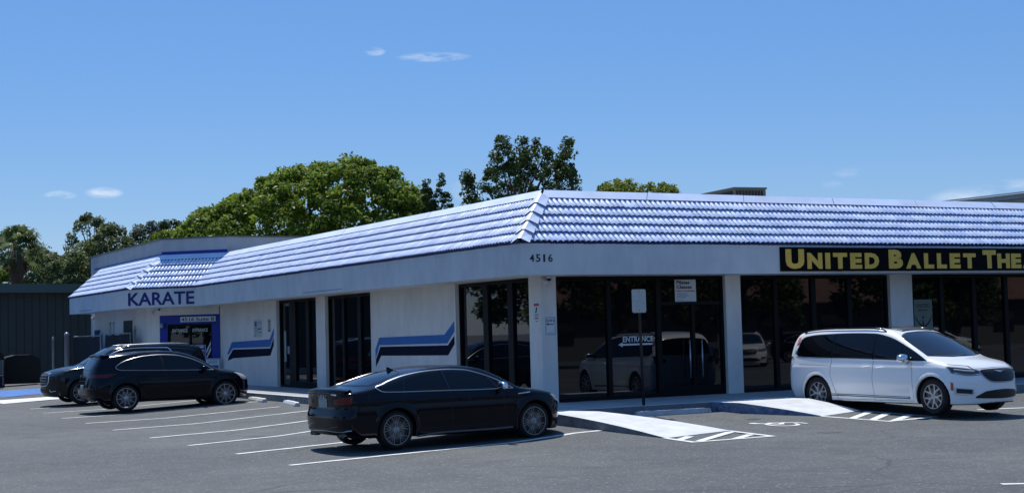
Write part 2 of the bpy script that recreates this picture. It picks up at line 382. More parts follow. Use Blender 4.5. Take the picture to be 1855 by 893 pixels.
# pavement: L shaped slab with kerb face
def build_pavement():
    mb = MB()
    def slab(x0, x1, y0, y1):
        mb.prism([(x0, y0), (x1, y0), (x1, y1), (x0, y1)], -.35, .13, 0)
    slab(1.4, 22.0, -1.68, 1.6)      # in front of the right facade
    slab(-1.18, 1.4, 1.6, 24.2)     # in front of the left facade
    mb.prism([(-1.18, 24.2), (1.4, 24.2), (1.4, 25.4), (0, 27.4), (-1.18, 27.4), (-3.0, 26.3), (-3.0, 24.2)], -.35, .13, 0)
    mb.prism([(-1.18, 1.6), (-1.18, -1.0), (-.75, -1.68), (1.4, -1.68), (1.4, 1.6)], -.35, .13, 0)
    o = mb.build('pavement', [CONC2]); tag(o, kind='structure')
    k = MB()   # kerb: smooth pale top, dark side
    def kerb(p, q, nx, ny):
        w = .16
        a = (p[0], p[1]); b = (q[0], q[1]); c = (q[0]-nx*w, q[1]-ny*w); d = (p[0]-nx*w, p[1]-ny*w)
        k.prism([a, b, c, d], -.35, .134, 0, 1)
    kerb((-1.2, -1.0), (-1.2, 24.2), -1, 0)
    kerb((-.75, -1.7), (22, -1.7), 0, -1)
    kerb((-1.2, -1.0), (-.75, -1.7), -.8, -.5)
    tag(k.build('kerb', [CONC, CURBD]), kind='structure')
build_pavement()
def ramp(label, rows, mats):
    """access ramp given by cross rows (left point, right point, share of pavement height)"""
    V = []; F = []; M = []; R_ = []
    for (l0, r0, h0), (l1, r1, h1) in zip(rows[:-1], rows[1:]):
        for k in range(5): t = k/5; R_.append((np.array(l0)*(1-t)+np.array(l1)*t, np.array(r0)*(1-t)+np.array(r1)*t, h0*(1-t)+h1*t))
    R_.append((np.array(rows[-1][0]), np.array(rows[-1][1]), rows[-1][2]))
    for l, r_, h in R_:
        for q in (l, r_):
            g = gzf(*q); V.append((q[0], q[1], .136*h+(g+.010)*(1-h))); V.append((q[0], q[1], g-.15))
    for k in range(len(R_)-1):
        i = 4*k; j = i+4
        F += [(i, i+2, j+2, j), (i+1, i, j, j+1), (i+2, i+3, j+3, j+2)]; M += [0, 1, 2]
    n = 4*(len(R_)-1); F += [(n, n+2, n+3, n+1)]; M += [0]
    return tag(mesh_obj('ramp', V, F, mats, midx=M), label, 'ramp', 'access ramps')
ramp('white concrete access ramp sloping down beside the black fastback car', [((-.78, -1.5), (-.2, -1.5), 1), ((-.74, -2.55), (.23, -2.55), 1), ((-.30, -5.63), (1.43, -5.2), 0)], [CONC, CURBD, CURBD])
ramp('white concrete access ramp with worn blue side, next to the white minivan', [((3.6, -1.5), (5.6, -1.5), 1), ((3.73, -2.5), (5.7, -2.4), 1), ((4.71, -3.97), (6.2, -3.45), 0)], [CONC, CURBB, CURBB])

lines = [((-7.16, -5.28), (-.48, -3.87)), ((-7.19, -2.69), (-2.0, -.9)), ((-7.29, -.12), (-1.7, 2.25)), ((-7.31, 2.58), (-1.8, 4.55)),
         ((-7.27, 5.89), (-1.6, 7.35)), ((-7.15, 9.23), (-2.0, 9.75)), ((-7.13, 12.17), (-1.32, 12.93)), ((-6.95, 15.6), (-2.0, 16.4)), ((-6.75, 18.68), (-2.0, 19.6))]
ordn = ['nearest white bay line, running under the doors of the black fastback car', 'white bay line just behind the black fastback car, second from the front',
        'third white bay line from the front, behind the black fastback', 'fourth white bay line from the front, across the empty bays', 'fifth white bay line from the front, across the empty bays',
        'sixth white bay line from the front, ending short of the wheel stops', 'white bay line along the near side of the black hatchback SUV', 'white bay line between the two dark SUVs', 'white bay line beyond the dark SUV with the chrome grille']
for (p, q), lb in zip(lines, ordn): stripe(p, q, .125, label=lb, group='white bay lines in front of the left facade')
stripe((-1.25, -14.16), (.6, -15.3), .12, label='short end of a white bay line at the lower right edge of the lot')
stripe((8.4, -4.6), (14.5, -5.6), .10, label='white bay line beyond the white minivan', group=None)
def joint(name, p, q, z, label):
    mb = MB(); p = np.array(p); q = np.array(q); d = (q-p)/np.linalg.norm(q-p); n_ = np.array([-d[1], d[0]])*.008
    mb.quad([(*(p-n_), z), (*(q-n_), z), (*(q+n_), z), (*(p+n_), z)])
    return tag(mb.build(name, [CURBD], recalc=False), kind='structure')
for x_ in (3.5, 7.2, 10.9, 14.6): joint('pavement_joint', (x_, -1.5), (x_, 1.0), .1335, '')
for y_ in (5.0, 8.5, 12.0, 15.5, 19.0, 22.5): joint('pavement_joint', (-1.02, y_), (1.0, y_), .1335, '')
def hatch(outer, bars, label):
    mb = MB()
    def seg(p, q, w):
        p = np.array(p); q = np.array(q); d = (q-p)/np.linalg.norm(q-p); n = np.array([-d[1], d[0]])*w/2
        pts = [p-n, q-n, q+n, p+n]
        zz = .0045+len(mb.F)*.0003
        mb.quad([(a[0], a[1], gzf(*a)+zz+.003) for a in pts])
    for p, q in outer: seg(p, q, .12)
    for p, q in bars: seg(p, q, .16)
    return tag(mb.build('hatched_marking', [LINE], recalc=False), label, 'road marking', 'hatched markings below the ramps')
hatch([((-.29, -5.6), (-.40, -6.65)), ((-.42, -6.6), (1.34, -6.56)), ((1.32, -6.6), (1.40, -5.2))],
      [((-.36, -6.1), (.25, -5.6)), ((-.2, -6.5), (1.3, -5.4)), ((.48, -6.6), (1.3, -6.0))], 'white hatched triangle at the foot of the ramp beside the black fastback car')
hatch([((4.70, -3.95), (5.12, -5.5)), ((5.1, -5.45), (6.55, -5.28)), ((6.53, -5.3), (6.2, -3.5))],
      [((4.88, -4.65), (6.2, -3.75)), ((4.99, -5.11), (6.33, -4.15)), ((5.28, -5.42), (6.4, -4.72))], 'white hatched marking at the foot of the ramp beside the white minivan')
def wheelchair():
    mb = MB(); c = np.array([2.97, -4.80]); k = [0]
    # symbol as seen from the lane: its upright axis runs from the building (head) towards the lane
    ux = np.array([.78, -.62]); ux /= np.linalg.norm(ux); uy = np.array([-ux[1], ux[0]])
    def W(a, b): q = c+ux*a+uy*b; return (q[0], q[1], gzf(*q)+.008+k[0]*.0002)
    def seg(p, q, w):
        p = np.array(p); q = np.array(q); d = (q-p)/np.linalg.norm(q-p); n = np.array([-d[1], d[0]])*w/2
        mb.quad([W(*(p-n)), W(*(q-n)), W(*(q+n)), W(*(p+n))]); k[0] += 1
    def ring(cx, cy, r, w, a0, a1, n=22):
        for i in range(n):
            t0, t1 = R(a0+(a1-a0)*i/n), R(a0+(a1-a0)*(i+1)/n)
            mb.quad([W(cx+math.cos(t)*rr, cy+math.sin(t)*rr) for t, rr in ((t0, r-w/2), (t1, r-w/2), (t1, r+w/2), (t0, r+w/2))])
        k[0] += 1
    ring(0.02, 0, .30, .085, 100, 400); ring(-.52, .10, .05, .1, 0, 360, 12)
    seg((-.45, .08), (0, .02), .11); seg((-.22, .05), (-.22, .28), .07); seg((0, 0), (.02, .30), .1); seg((.0, .30), (.36, .36), .09); seg((.36, .36), (.50, .2), .08)
    return tag(mb.build('wheelchair_symbol', [LINE], recalc=False), 'white wheelchair symbol painted on the asphalt between the two ramps', 'road marking')
wheelchair()
tag(mesh_obj('asphalt_patch', gsheet([(-8.4, 10.6), (-8.2, 8.6), (-7.6, 7.4), (-6.9, 7.2), (-6.2, 7.7), (-5.7, 8.8), (-5.95, 10.4), (-6.6, 11.5)], .0025), [tuple(range(8))], ASPH2), kind='structure')
tag(mesh_obj('drain_stain', gsheet([(3.18+.17*math.cos(t*math.pi/5), -3.67+.12*math.sin(t*math.pi/5)) for t in range(10)], .003), [tuple(range(10))], ASPH3), kind='structure')
def oil(x, y, r_, k):
    rg = random.Random(k); pts = [(x+r_*rg.uniform(.55, 1.1)*math.cos(t*math.pi/8)*1.3, y+r_*rg.uniform(.55, 1.1)*math.sin(t*math.pi/8)) for t in range(16)]
    tag(mesh_obj('oil_stain', gsheet(pts, .0035+.0004*k), [tuple(range(16))], STAIN), kind='structure')
STAIN = mat('oil_stain', (.062, .064, .067), .7, var=.35, vscale=7)
for k, (x, y, r_) in enumerate([(-3.6, 2.0, .28), (-4.2, 5.6, .22), (-3.2, 8.6, .25), (-5.4, 1.1, .16), (-2.9, 4.9, .15), (2.6, -6.6, .2)]): oil(x, y, r_, k)
tag(mesh_obj('blue_marking', gsheet([(-6.3, 36.5), (-3.1, 36.1), (-2.0, 32.0), (-3.9, 30.6), (-5.72, 29.6)], .004), [(0, 4, 3, 2, 1)], BLUEP), 'bright blue painted area of the accessible bay at the far left', 'road marking')
tag(mesh_obj('stop_bar', gsheet([(-6.9, 26.6), (-4.6, 27.3), (-4.4, 24.9), (-6.7, 23.7)], .004), [(0, 3, 2, 1)], LINE), 'broad white painted bar in front of the blue area at the far left', 'road marking')

def wheel_stop(x, y, ang, label, m=STOPM):
    L, pr = 1.83, [(-.09, 0), (-.085, .05), (-.055, .115), (.055, .115), (.085, .05), (.09, 0)]
    V = []; n = 14
    for k in range(n+1):
        t = k/n*L-L/2; sh = 1.0
        if k in (0, n): sh = .82
        for a, z in pr: V.append((t, a*sh, z*(1 if 0 < k < n else .9)+random.uniform(-.003, .003)*(z > 0)))
    F = []; q = len(pr)
    for k in range(n):
        for j in range(q-1): F.append((k*q+j, (k+1)*q+j, (k+1)*q+j+1, k*q+j+1))
    F += [tuple(range(q)), tuple(reversed([n*q+j for j in range(q)]))]
    o = mesh_obj('wheel_stop', V, F, m); o.location = (x, y, gzf(x, y)-.01); o.rotation_euler = (0, 0, ang)
    return tag(o, label, 'wheel stop', 'concrete wheel stops')
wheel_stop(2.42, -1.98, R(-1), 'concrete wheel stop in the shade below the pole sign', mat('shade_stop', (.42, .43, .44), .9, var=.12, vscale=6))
wheel_stop(-1.45, 13.2, R(84), 'chipped white wheel stop nearest the black hatchback SUV')
wheel_stop(-1.55, 10.1, R(80), 'chipped white wheel stop in the empty bay, nearer the black fastback')

# ------------------------------------------------------------------ the shop building
ZB, ZT, ZR, D0, INS = 2.945, 3.64, 4.885, 1.06, 1.42
AY = 24.31; BX, BY = -1.925, 26.235; CY = 36.41; XE = 24.0
T8 = math.tan(R(22.5))
FR_R = Fr(0, 0, 0)                       # right facade, a = x
FR_L = Fr(0, 0, R(-90))                  # left facade, a = -y
FR_C = Fr(0, AY, R(-45))                 # angled karate front, a = -distance from the inner corner
FR_K = Fr(BX, 0, R(-90))                 # far left front, a = -y
bld = empty('shop_building', 'long low white shop building with pale blue tiled mansard roof and dark windows', 'building', (0, 0, 0))

# walls and columns (all behind the glass line closed off)
w = MB()
G = .12     # glass sits this far behind the wall face
def wbox(fr, a0, a1, z0=.10, z1=ZB+.02, dep=.22): w.box(fr, a0, a1, -D0-dep, -D0, z0, z1)
wbox(FR_L, -10.72, -5.34); w.build('wall', [WALL], bld); w = MB()
wbox(FR_L, -(AY+D0*T8), -18.60)
w.build('wall', [WALL], bld)
w = MB()
def cbox(fr, a0, a1, name='column'):
    b = MB(); b.box(fr, a0, a1, -D0-.30, -D0, .10, ZB+.02); return b.build(name, [WALL], bld)
c_ = MB(); c_.prism([(1.06, 1.06), (1.46, 1.06), (1.46, 1.36), (1.36, 1.36), (1.36, 1.60), (1.06, 1.60)], .10, ZB+.02); c_.build('column', [WALL], bld)
cbox(FR_R, 6.17, 6.62); cbox(FR_R, 11.42, 12.18); cbox(FR_R, 16.9, 17.6); cbox(FR_R, 22.3, 24.0)
cbox(FR_L, -14.99, -14.22)
# karate corner walls: angled wall with the entrance opening, then the far left wall
chL = BY-AY; chl = chL*math.sqrt(2)
a0c, a1c = -(chl - D0*T8) - 0.0, -D0*T8        # wall runs between these a on the offset line
# opening 2.36 high, between a=-1.71 and a=.26-ish is trimmed to the inner corner
w = MB()
w.box(FR_C, -2.72-D0*T8+.87, -1.74, -D0-.2, -D0, .10, ZB+.02)
w.box(FR_C, -1.74, .40, -D0-.2, -D0, 2.33, ZB+.02)
w.build('wall', [WALL], bld)
w = MB(); w.box(FR_K, -36.84, -(BY+D0*T8), -D0-.2, -D0, .0, ZB+.02); w.build('wall', [WALL], bld)
pzz = 5.5
w = MB(); w.prism([(-.864, 36.84), (-.864, 36.64), (10.9, 36.64), (10.9, 36.84)], .0, 4.7); w.box(W0, 23.8, 24.0, -24.7, -1.4, .0, 4.7); w.box(W0, 11, 24, -24.9, -24.7, 0, 4.7); w.box(W0, 10.8, 11, -38.9, -24.9, 0, pzz)
w.build('rear_wall', [WALL], bld)

def storefront(fr, a0, a1, mull, doors=None, z1=ZB-.01, head=.07, band=None):
    """glazed opening; mull = list of (from, to) of the upright frame members"""
    n1 = -D0-G; f = MB()
    f.box(fr, a0, a0+.07, n1-.08, n1+.02, .13, z1); f.box(fr, a1-.07, a1, n1-.08, n1+.02, .13, z1)
    f.box(fr, a0+.07, a1-.07, n1-.08, n1+.022, z1-head, z1); f.box(fr, a0+.07, a1-.07, n1-.08, n1+.024, .13, .21)
    for k, (p, q) in enumerate(mull): f.box(fr, p, q, n1-.08, n1+.018, .21, z1-head)
    if band:
        for (p, q, z0, zz) in band: f.box(fr, p, q, n1-.08, n1+.016, z0, zz)
    fo = f.build('window', [FRAME], bld)
    g = MB(); g.box(fr, a0+.03, a1-.03, n1-.06, n1-.035, .15, z1-.02); g.build('pane', [GLASS], fo)
    return fo
s1 = storefront(FR_R, 1.46, 6.17, [(2.86, 2.97), (4.23, 4.36)], band=[(5.23, 5.32, .36, 2.27), (4.36, 6.1, 2.27, 2.34), (4.36, 6.1, .21, .36)])
storefront(FR_R, 6.62, 11.42, [(7.71, 7.83), (8.90, 9.04), (10.07, 10.21)])
storefront(FR_R, 12.18, 16.9, [(13.26, 13.38), (14.43, 14.57), (15.63, 15.77)])
storefront(FR_R, 17.6, 22.3, [(18.8, 18.92), (20.0, 20.12), (21.2, 21.32)])
storefront(FR_L, -5.34, -1.60, [(-4.06, -3.80), (-2.81, -2.56)])
storefront(FR_L, -14.22, -10.72, [(-13.12, -12.95), (-11.93, -11.69)])
storefront(FR_L, -18.60, -14.99, [(-17.68, -17.10), (-16.17, -15.88)], band=[(-17.1, -15.0, .21, .34)])
# dark return reveals behind the corner
# door pulls
for fr, aa in ((FR_R, (5.10, 5.45)),):
    for a_ in aa:
        h = MB(); h.tube([fr.p(a_, -D0-G+.09, .55), fr.p(a_, -D0-G+.09, 1.45)], .018, 8)
        for z in (.62, 1.38): h.tube([fr.p(a_, -D0-G+.02, z), fr.p(a_, -D0-G+.09, z)], .012, 6)
        h.build('door_handle', [SATIN], s1, smooth=True)

# karate entrance: blue surround painted on the wall with dark double door
s = MB(); z0 = .13
s.box(FR_C, -2.04, -1.71, -D0+.001, -D0+.012, z0, 2.66); s.box(FR_C, .10, .43, -D0+.001, -D0+.012, z0, 2.66)
s.box(FR_C, -1.71, .10, -D0+.001, -D0+.012, 2.33, 2.66)
sur = s.build('door_surround', [NAVY], bld)
s = MB(); s.box(FR_C, -1.72, .12, -D0-.10, -D0-.06, z0, 2.335)
dr = s.build('entrance_door', [GLASS], bld)
s = MB()
for a in (-1.72, -.84, .04): s.box(FR_C, a, a+.07, -D0-.06, -D0-.02, z0, 2.335)
s.box(FR_C, -1.65, .04, -D0-.06, -D0-.022, 2.25, 2.334); s.box(FR_C, -1.65, .04, -D0-.06, -D0-.024, z0, .3)
s.build('frame', [FRAME], dr)
# far left service door and small blue panel, conduits
s = MB(); s.box(FR_K, -31.2, -29.7, -D0+.001, -D0+.03, .05, 2.56); sd = s.build('service_door', [mat('dark_green_door', (.02, .035, .035), .5)], bld)
s = MB(); s.box(FR_K, -31.3, -31.2, -D0, -D0+.045, .05, 2.62); s.box(FR_K, -29.7, -29.6, -D0, -D0+.045, .05, 2.62); s.box(FR_K, -31.2, -29.7, -D0, -D0+.045, 2.56, 2.62); s.build('frame', [WALL], sd)
s = MB(); s.box(FR_K, -36.3, -35.4, -D0+.001, -D0+.05, .9, 2.25); s.build('meter_panel', [mat('blue_panel', (.02, .03, .12), .6)], bld)
s = MB()
for a in (-33.5, -32.9):
    s.tube([FR_K.p(a, -D0+.03, 1.0), FR_K.p(a, -D0+.03, 2.45)], .012, 6)
    for z in (1.2, 1.9, 2.45): s.box(FR_K, a-.05, a+.05, -D0, -D0+.05, z, z+.09)
s.build('conduit', [STEEL], bld)

# fascia boards with soffit, following the eaves line
def fascia():
    outer = [(XE, 0), (0, 0), (0, AY), (BX, BY), (BX, CY)]
    th = .12
    inner = [(XE, th), (th, th), (th, AY+th*T8), (BX+th, BY+th*T8), (BX+th, CY)]
    f = MB()
    n = len(outer)
    for k in range(n-1):
        a, b, c, d = outer[k], outer[k+1], inner[k+1], inner[k]
        f.prism([a, b, c, d], ZB, ZT-.02)
    f.build('fascia', [FASC], bld)
    so = MB(); inn = [(XE, D0+.35), (D0+.35, D0+.35), (D0+.35, AY+(D0+.35)*T8), (BX+D0+.35, BY+(D0+.35)*T8), (BX+D0+.35, CY)]
    for k in range(n-1): so.prism([inner[k], inner[k+1], inn[k+1], inn[k]], ZB+.01, ZB+.05)
    so.prism([(BX+th, CY-.1), (BX+th, CY), (-.86, CY), (-.86, CY-.1)], ZB+.05, ZT)
    so.build('soffit', [WALL], bld)
fascia()

# tiled mansard
SL = math.hypot(INS, ZR-ZT); SLOPE_T = .85
def tiles(fr, a0, a1, k0, k1, name='tiled_roof', courses=5, roll=.141):
    """sheet of S shaped tiles in courses; at each end the edge moves by k * inset as it climbs"""
    eh = SL*SLOPE_T/courses
    ca, sa = INS/SL, (ZR-ZT)/SL
    lo = min(a0, a0+k0*INS)-.1; hi = max(a1, a1+k1*INS)+.1
    seg = 12; n = int((hi-lo)/roll)*seg; A = lo+np.arange(n+1)*(roll/seg)
    prof = np.abs(np.sin(np.pi*np.arange(n+1)/seg))**.75*.048
    tid = (np.arange(n+1)//(2*seg)); 
    V = []; F = []; M = []; base = 0
    for c in range(courses):
        jit = rng.uniform(-.004, .004, tid.max()+2)[tid]; jz = rng.uniform(-.002, .003, tid.max()+2)[tid]
        s_lo = c*eh-.02+jit*1.5; s_hi = (c+1)*eh+.03
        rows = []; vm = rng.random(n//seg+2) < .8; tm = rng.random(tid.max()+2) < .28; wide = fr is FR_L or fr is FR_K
        for (sv, lift, pf) in ((s_lo, -.022, 0), (s_lo-.003, .040+jz, 1), (s_lo+.006, .043+jz, 1), ((s_lo+s_hi)/2, .022+jz, 1), (np.full(n+1, s_hi), .002, 1)):
            h = lift+prof*(1 if pf else .25)
            ins = sv*ca; a = np.clip(A, a0+k0*ins, a1+k1*ins)
            P = fr.o[None]+fr.a[None]*a[:, None]-fr.n[None]*(sv*ca-h*sa)[:, None]+np.array([0, 0, 1.])[None]*(ZT+sv*sa+h*ca)[:, None]
            rows.append(P)
        V.append(np.concatenate(rows)); k = n+1
        for r in range(4):
            i = base+r*k+np.arange(n)
            F.append(np.stack([i, i+1, i+1+k, i+k], 1)); rid_ = np.arange(n)//seg; lined = vm[rid_]; base_m = np.where(tm[tid[:n]], 3, 0)
            M.append(np.where(r == 0, 1, np.where(((np.arange(n) % seg == 0) | (np.arange(n) % seg == seg-1)) & lined, 2, np.where(wide & (np.arange(n) % seg == 9) & lined, 4, base_m))))  # most rolls get darker valley lines, left slopes also a flank line
        base += 5*k
    V = np.concatenate(V); F = np.concatenate(F); M = np.concatenate(M)
    # drop collapsed faces
    w_ = np.abs((V[F[:, 0]]-V[F[:, 1]])@fr.a)+np.abs((V[F[:, 2]]-V[F[:, 3]])@fr.a)
    keep = w_ > 1e-5; F = F[keep]; M = M[keep]
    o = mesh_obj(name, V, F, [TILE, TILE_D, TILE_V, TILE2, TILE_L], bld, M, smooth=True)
    o.data.polygons.foreach_set('use_smooth', M != 1)
    # board below, so no light passes, and the flashing strip on top
    b = MB(); ns, zz = lambda s_: s_*ca, lambda s_: ZT+s_*sa
    def P(a, s_, h): return fr.p(a, -(s_*ca-h*sa), ZT+s_*sa+h*ca)
    b.quad([P(a0, 0, -.02), P(a1, 0, -.02), P(a1+k1*INS, SL, -.02), P(a0+k0*INS, SL, -.02)])
    b.build('roof_board', [TILE_D], bld, recalc=False)
    f = MB(); s0 = SL*SLOPE_T-.02; s1_ = SL
    n_ = max(1, int((a1-a0)/3.0))
    for q in range(n_):
        def lerp(s_, t): lo_ = a0+k0*s_*ca; hi_ = a1+k1*s_*ca; return lo_+(hi_-lo_)*t
        t0, t1 = q/n_, (q+1)/n_-.0006
        h = .066+.003*(q % 2)
        f.quad([P(lerp(s0, t0), s0, h), P(lerp(s0, t1), s0, h), P(lerp(s1_, t1), s1_, h-.01), P(lerp(s1_, t0), s1_, h-.01)])
        f.quad([P(lerp(s0, t0), s0, h-.05), P(lerp(s0, t1), s0, h-.05), P(lerp(s0, t1), s0, h), P(lerp(s0, t0), s0, h)], 1)
    f.build('flashing', [FLASH, TILE_D], bld, recalc=False)
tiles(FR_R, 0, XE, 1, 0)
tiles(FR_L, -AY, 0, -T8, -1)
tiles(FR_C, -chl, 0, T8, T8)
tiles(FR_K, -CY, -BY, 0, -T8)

def hip_caps(p_low, p_high, n=5, wd=.20, frac=SLOPE_T+.03, facing=None, h=.085):
    p0 = np.array(p_low, float); p1 = np.array(p_high, float); d = (p1-p0)*frac; L = np.linalg.norm(d); d /= L
    side = np.cross(d, [0, 0, 1.]); side /= np.linalg.norm(side); up = np.cross(side, d)
    mb = MB(); e = L/n
    for k in range(n):
        s0 = k*e-.05; s1 = (k+1)*e+.03
        prof = [(-1, -.45), (-.12, .95), (.12, .95), (1, -.45)]
        lo = [p0+d*s0+side*(wd*a*1.08)+up*(h*b+.05) for a, b in prof]
        hi = [p0+d*s1+side*(wd*a*.86)+up*(h*b+.018) for a, b in prof]
        for j in range(len(prof)-1): mb.quad([lo[j], lo[j+1], hi[j+1], hi[j]])
        lo2 = [q-up*.035+d*.02 for q in lo]
        for j in range(len(prof)-1): mb.quad([lo2[j], lo2[j+1], lo[j+1], lo[j]], 1)
    mb.build('hip_cap', [TILE, TILE_D], bld, recalc=False)
hip_caps((0, 0, ZT), (INS, INS, ZR)); hip_caps((BX, BY, ZT), (BX+INS, BY+INS*T8, ZR))
b = MB(); b.prism([(INS, INS), (XE, INS), (XE, 24.7), (INS, AY+.5)], 4.70, 4.80); b.build('flat_roof', [ROOFB], bld)
# thin dark coping along the top of the mansard
b = MB(); b.box(FR_R, INS-.02, XE, -INS-.12, -INS+.03, ZR-.01, ZR+.035); b.box(FR_L, -(AY+.55), -INS-.12, -INS-.12, -INS+.03, ZR-.01, ZR+.035); b.build('coping', [mat('dark_coping', (.035, .035, .04), .6)], bld)
# raised parapet over the karate end
pz0, pz1 = ZR-.35, 5.50
pth = .15
out_ = [(BX+INS, 38.9), (BX+INS, BY+INS*T8), (INS, AY+INS*T8), (11, AY+INS*T8)]
b = MB()
nn = [(-1, 0), (-.7071, -.7071), (0, -1)]
inn = [(BX+INS+pth, 38.9), (BX+INS+pth, BY+(INS+pth)*T8), (INS+pth*T8, AY+INS*T8+pth), (11, AY+INS*T8+pth)]
for k in range(3): b.prism([out_[k], out_[k+1], inn[k+1], inn[k]], pz0, pz1)
b.prism([(BX+INS, 38.9), (BX+INS+pth, 38.9), (11, 38.9), (11, 38.75), (BX+INS, 38.75)], pz0, pz1)
b.prism([(BX+INS+.02, 36.6), (BX+INS+.02, 38.88), (10.9, 38.88), (10.9, 36.86), (-.86, 36.86)], .0, pz0)
par = b.build('parapet', [GREYW], bld)
b = MB()
def grow(pts, e): return pts
e = .045
o2 = [(BX+INS-e, 38.95), (BX+INS-e, BY+(INS-e)*T8), (INS-e*T8, AY+INS*T8-e), (11, AY+INS*T8-e)]
i2 = [(BX+INS+pth+e, 38.95), (BX+INS+pth+e, BY+(INS+pth+e)*T8), (INS+(pth+e)*T8, AY+INS*T8+pth+e), (11, AY+INS*T8+pth+e)]
for k in range(3): b.prism([o2[k], o2[k+1], i2[k+1], i2[k]], pz1, pz1+.05)
b.build('coping', [mat('grey_coping', (.10, .12, .12), .5)], par)
b = MB()
b.box(FR_C, -chl+INS*T8, INS*T8, -INS+.002, -INS+.014, ZR-.03, ZR+.16); b.box(FR_K, -38.0, -(BY+INS*T8), -INS+.002, -INS+.014, ZR+.02, ZR+.09)
b.build('navy_band', [NAVY], par)
b = MB(); b.prism([(BX+INS+.2, 38.8), (BX+INS+.2, 27.2), (INS+.2, 25.2), (11, 25.2), (11, 38.8)], 5.20, 5.28); b.build('flat_roof', [ROOFB], bld)
# painted swoosh stripes on the left wall
def stripe_poly(name, pts, m, off=.004):
    q = MB(); q.poly(FR_L, pts, -D0+.001, -D0+off); return q.build(name, [m], bld)
def swoosh(y0, dy, f=1.0, zo=0):
    Y = lambda t: -(y0+t*dy)     # t runs 0 (near end, right) .. 1 (far end, left)
    stripe_poly('painted_stripe', [(Y(1), 1.08+zo), (Y(1), 1.34+zo), (Y(.945), 1.67+zo), (Y(.115), 1.71+zo), (Y(0), 2.04+zo), (Y(0), 1.78+zo), (Y(.085), 1.49+zo), (Y(.94), 1.46+zo)], STR_B)
    stripe_poly('painted_stripe', [(Y(.995), .86+zo), (Y(.995), 1.05+zo), (Y(.93), 1.415+zo), (Y(.078), 1.44+zo), (Y(.003), 1.68+zo), (Y(.003), 1.47+zo), (Y(.078), 1.19+zo), (Y(.92), 1.17+zo)], STR_D, .005)
swoosh(5.42, 5.0, zo=0)
def swoosh2():
    Y = lambda y: -y
    stripe_poly('painted_stripe', [(Y(23.95), 1.18), (Y(23.4), 1.62), (Y(19.3), 1.69), (Y(18.88), 2.06), (Y(18.88), 1.83), (Y(19.28), 1.44), (Y(23.3), 1.40), (Y(23.75), 1.18)], STR_B)
    stripe_poly('painted_stripe', [(Y(23.9), .95), (Y(23.75), 1.10), (Y(23.25), 1.355), (Y(19.26), 1.39), (Y(18.9), 1.75), (Y(18.9), 1.50), (Y(19.25), 1.15), (Y(23.2), 1.05)], STR_D, .005)
swoosh2()
# marks on the fascia
b = MB(); b.box(FR_L, -13.2, -10.2, .001, .004, 3.02, 3.035); b.build('fascia_joint', [mat('joint_grey', (.16, .18, .21), .9)], bld); b = MB(); b.box(FR_K, -34.5, -32.2, .001, .004, 3.03, 3.05); b.build('fascia_joint', [mat('joint_grey', (.16, .18, .21), .9)], bld)

# ------------------------------------------------------------------ signs on the building
def sign_text(name, label, cat, items, m, parent=None):
    mb = MB()
    for (t, fr, a, z, n, w_, h_, b_) in items: text_mb(mb, t, fr, a, z, n, w_, h_, b_)
    o = mb.build(name, [m], parent, recalc=False)
    return tag(o, label, cat) if parent is None else o
sign_text('karate_sign', 'big navy KARATE lettering on the fascia above the blue entrance', 'lettering',
          [('KARATE', FR_C, -2.72, 3.03, .002, 2.70, .47, .022)], NAVY_T)
sign_text('house_number', 'black house number 4516 on the fascia beside the roof corner', 'house number',
          [(c, FR_R, .21+k*.152+(.03 if c == '1' else 0), 3.22, .002, .045 if c == '1' else .11, .165, .012) for k, c in enumerate('4516')], INK)
# banner
ban = empty('banner_sign', 'long black fascia sign with gold lettering above the right hand windows', 'sign', (7, 0, 3))
ban.location = (0, 0, 0)
b = MB(); b.box(FR_R, 6.99, 17.3, .002, .05, 2.995, 3.565); pn = b.build('panel', [mat('banner_black', (.003, .003, .004), .6, spec=.08)], ban)
LW = {'I': .15, 'L': .335, 'T': .44, 'E': .37, 'U': .52, 'N': .46, 'D': .46, 'B': .43, 'A': .50, 'H': .45, 'R': .46}
mb = MB()
for word, x0_, x1_ in (('UNITED', 7.12, 10.04), ('BALLET', 10.36, 13.33), ('THEATRE', 13.58, 16.95)):
    ws = [LW[ch]*(1.08 if k == 0 else 1.0) for k, ch in enumerate(word)]; gap = (x1_-x0_-sum(ws))/(len(word)-1); x = x0_
    for k, ch in enumerate(word):
        text_mb(mb, ch, FR_R, x, 3.05, .052, ws[k], .47 if k == 0 else .385, .06, .012); x += ws[k]+gap
mb.build('lettering', [GOLD], ban, recalc=False)

def plate_sign(name, label, cat, fr, a0, a1, z0, z1, n, base, marks=(), texts=(), border=None, th=.006, group=None):
    """flat sign: base board, coloured bars (a0,a1,z0,z1,mat) and texts (txt,a,z,w,h,bold,mat)"""
    root = MB(); root.box(fr, a0, a1, n, n+th, z0, z1)
    o = root.build(name, [base]); tag(o, label, cat, group)
    if border is not None:
        q = MB(); e = .012*max(1, (a1-a0)/.4)
        for A in ((a0+.01, a1-.01, z0+.01, z0+.01+e), (a0+.01, a1-.01, z1-.01-e, z1-.01), (a0+.01, a0+.01+e, z0+.01, z1-.01), (a1-.01-e, a1-.01, z0+.01, z1-.01)):
            q.box(fr, A[0], A[1], n+th, n+th+.0015, A[2], A[3])
        q.build('border', [border], o)
    groups = {}
    for (p, q_, r_, t, mm) in marks: groups.setdefault(mm.name, (mm, MB()))[1].box(fr, p, q_, n+th, n+th+.002, r_, t)
    for (t, a, z, w_, h_, bo, mm) in texts: text_mb(MB(), t, fr, a, z, n+th+.0005, w_, h_, bo, .002).build('lettering', [mm], o, recalc=False)
    for k, (mm, g_) in groups.items(): g_.build('print', [mm], o, recalc=False)
    return o
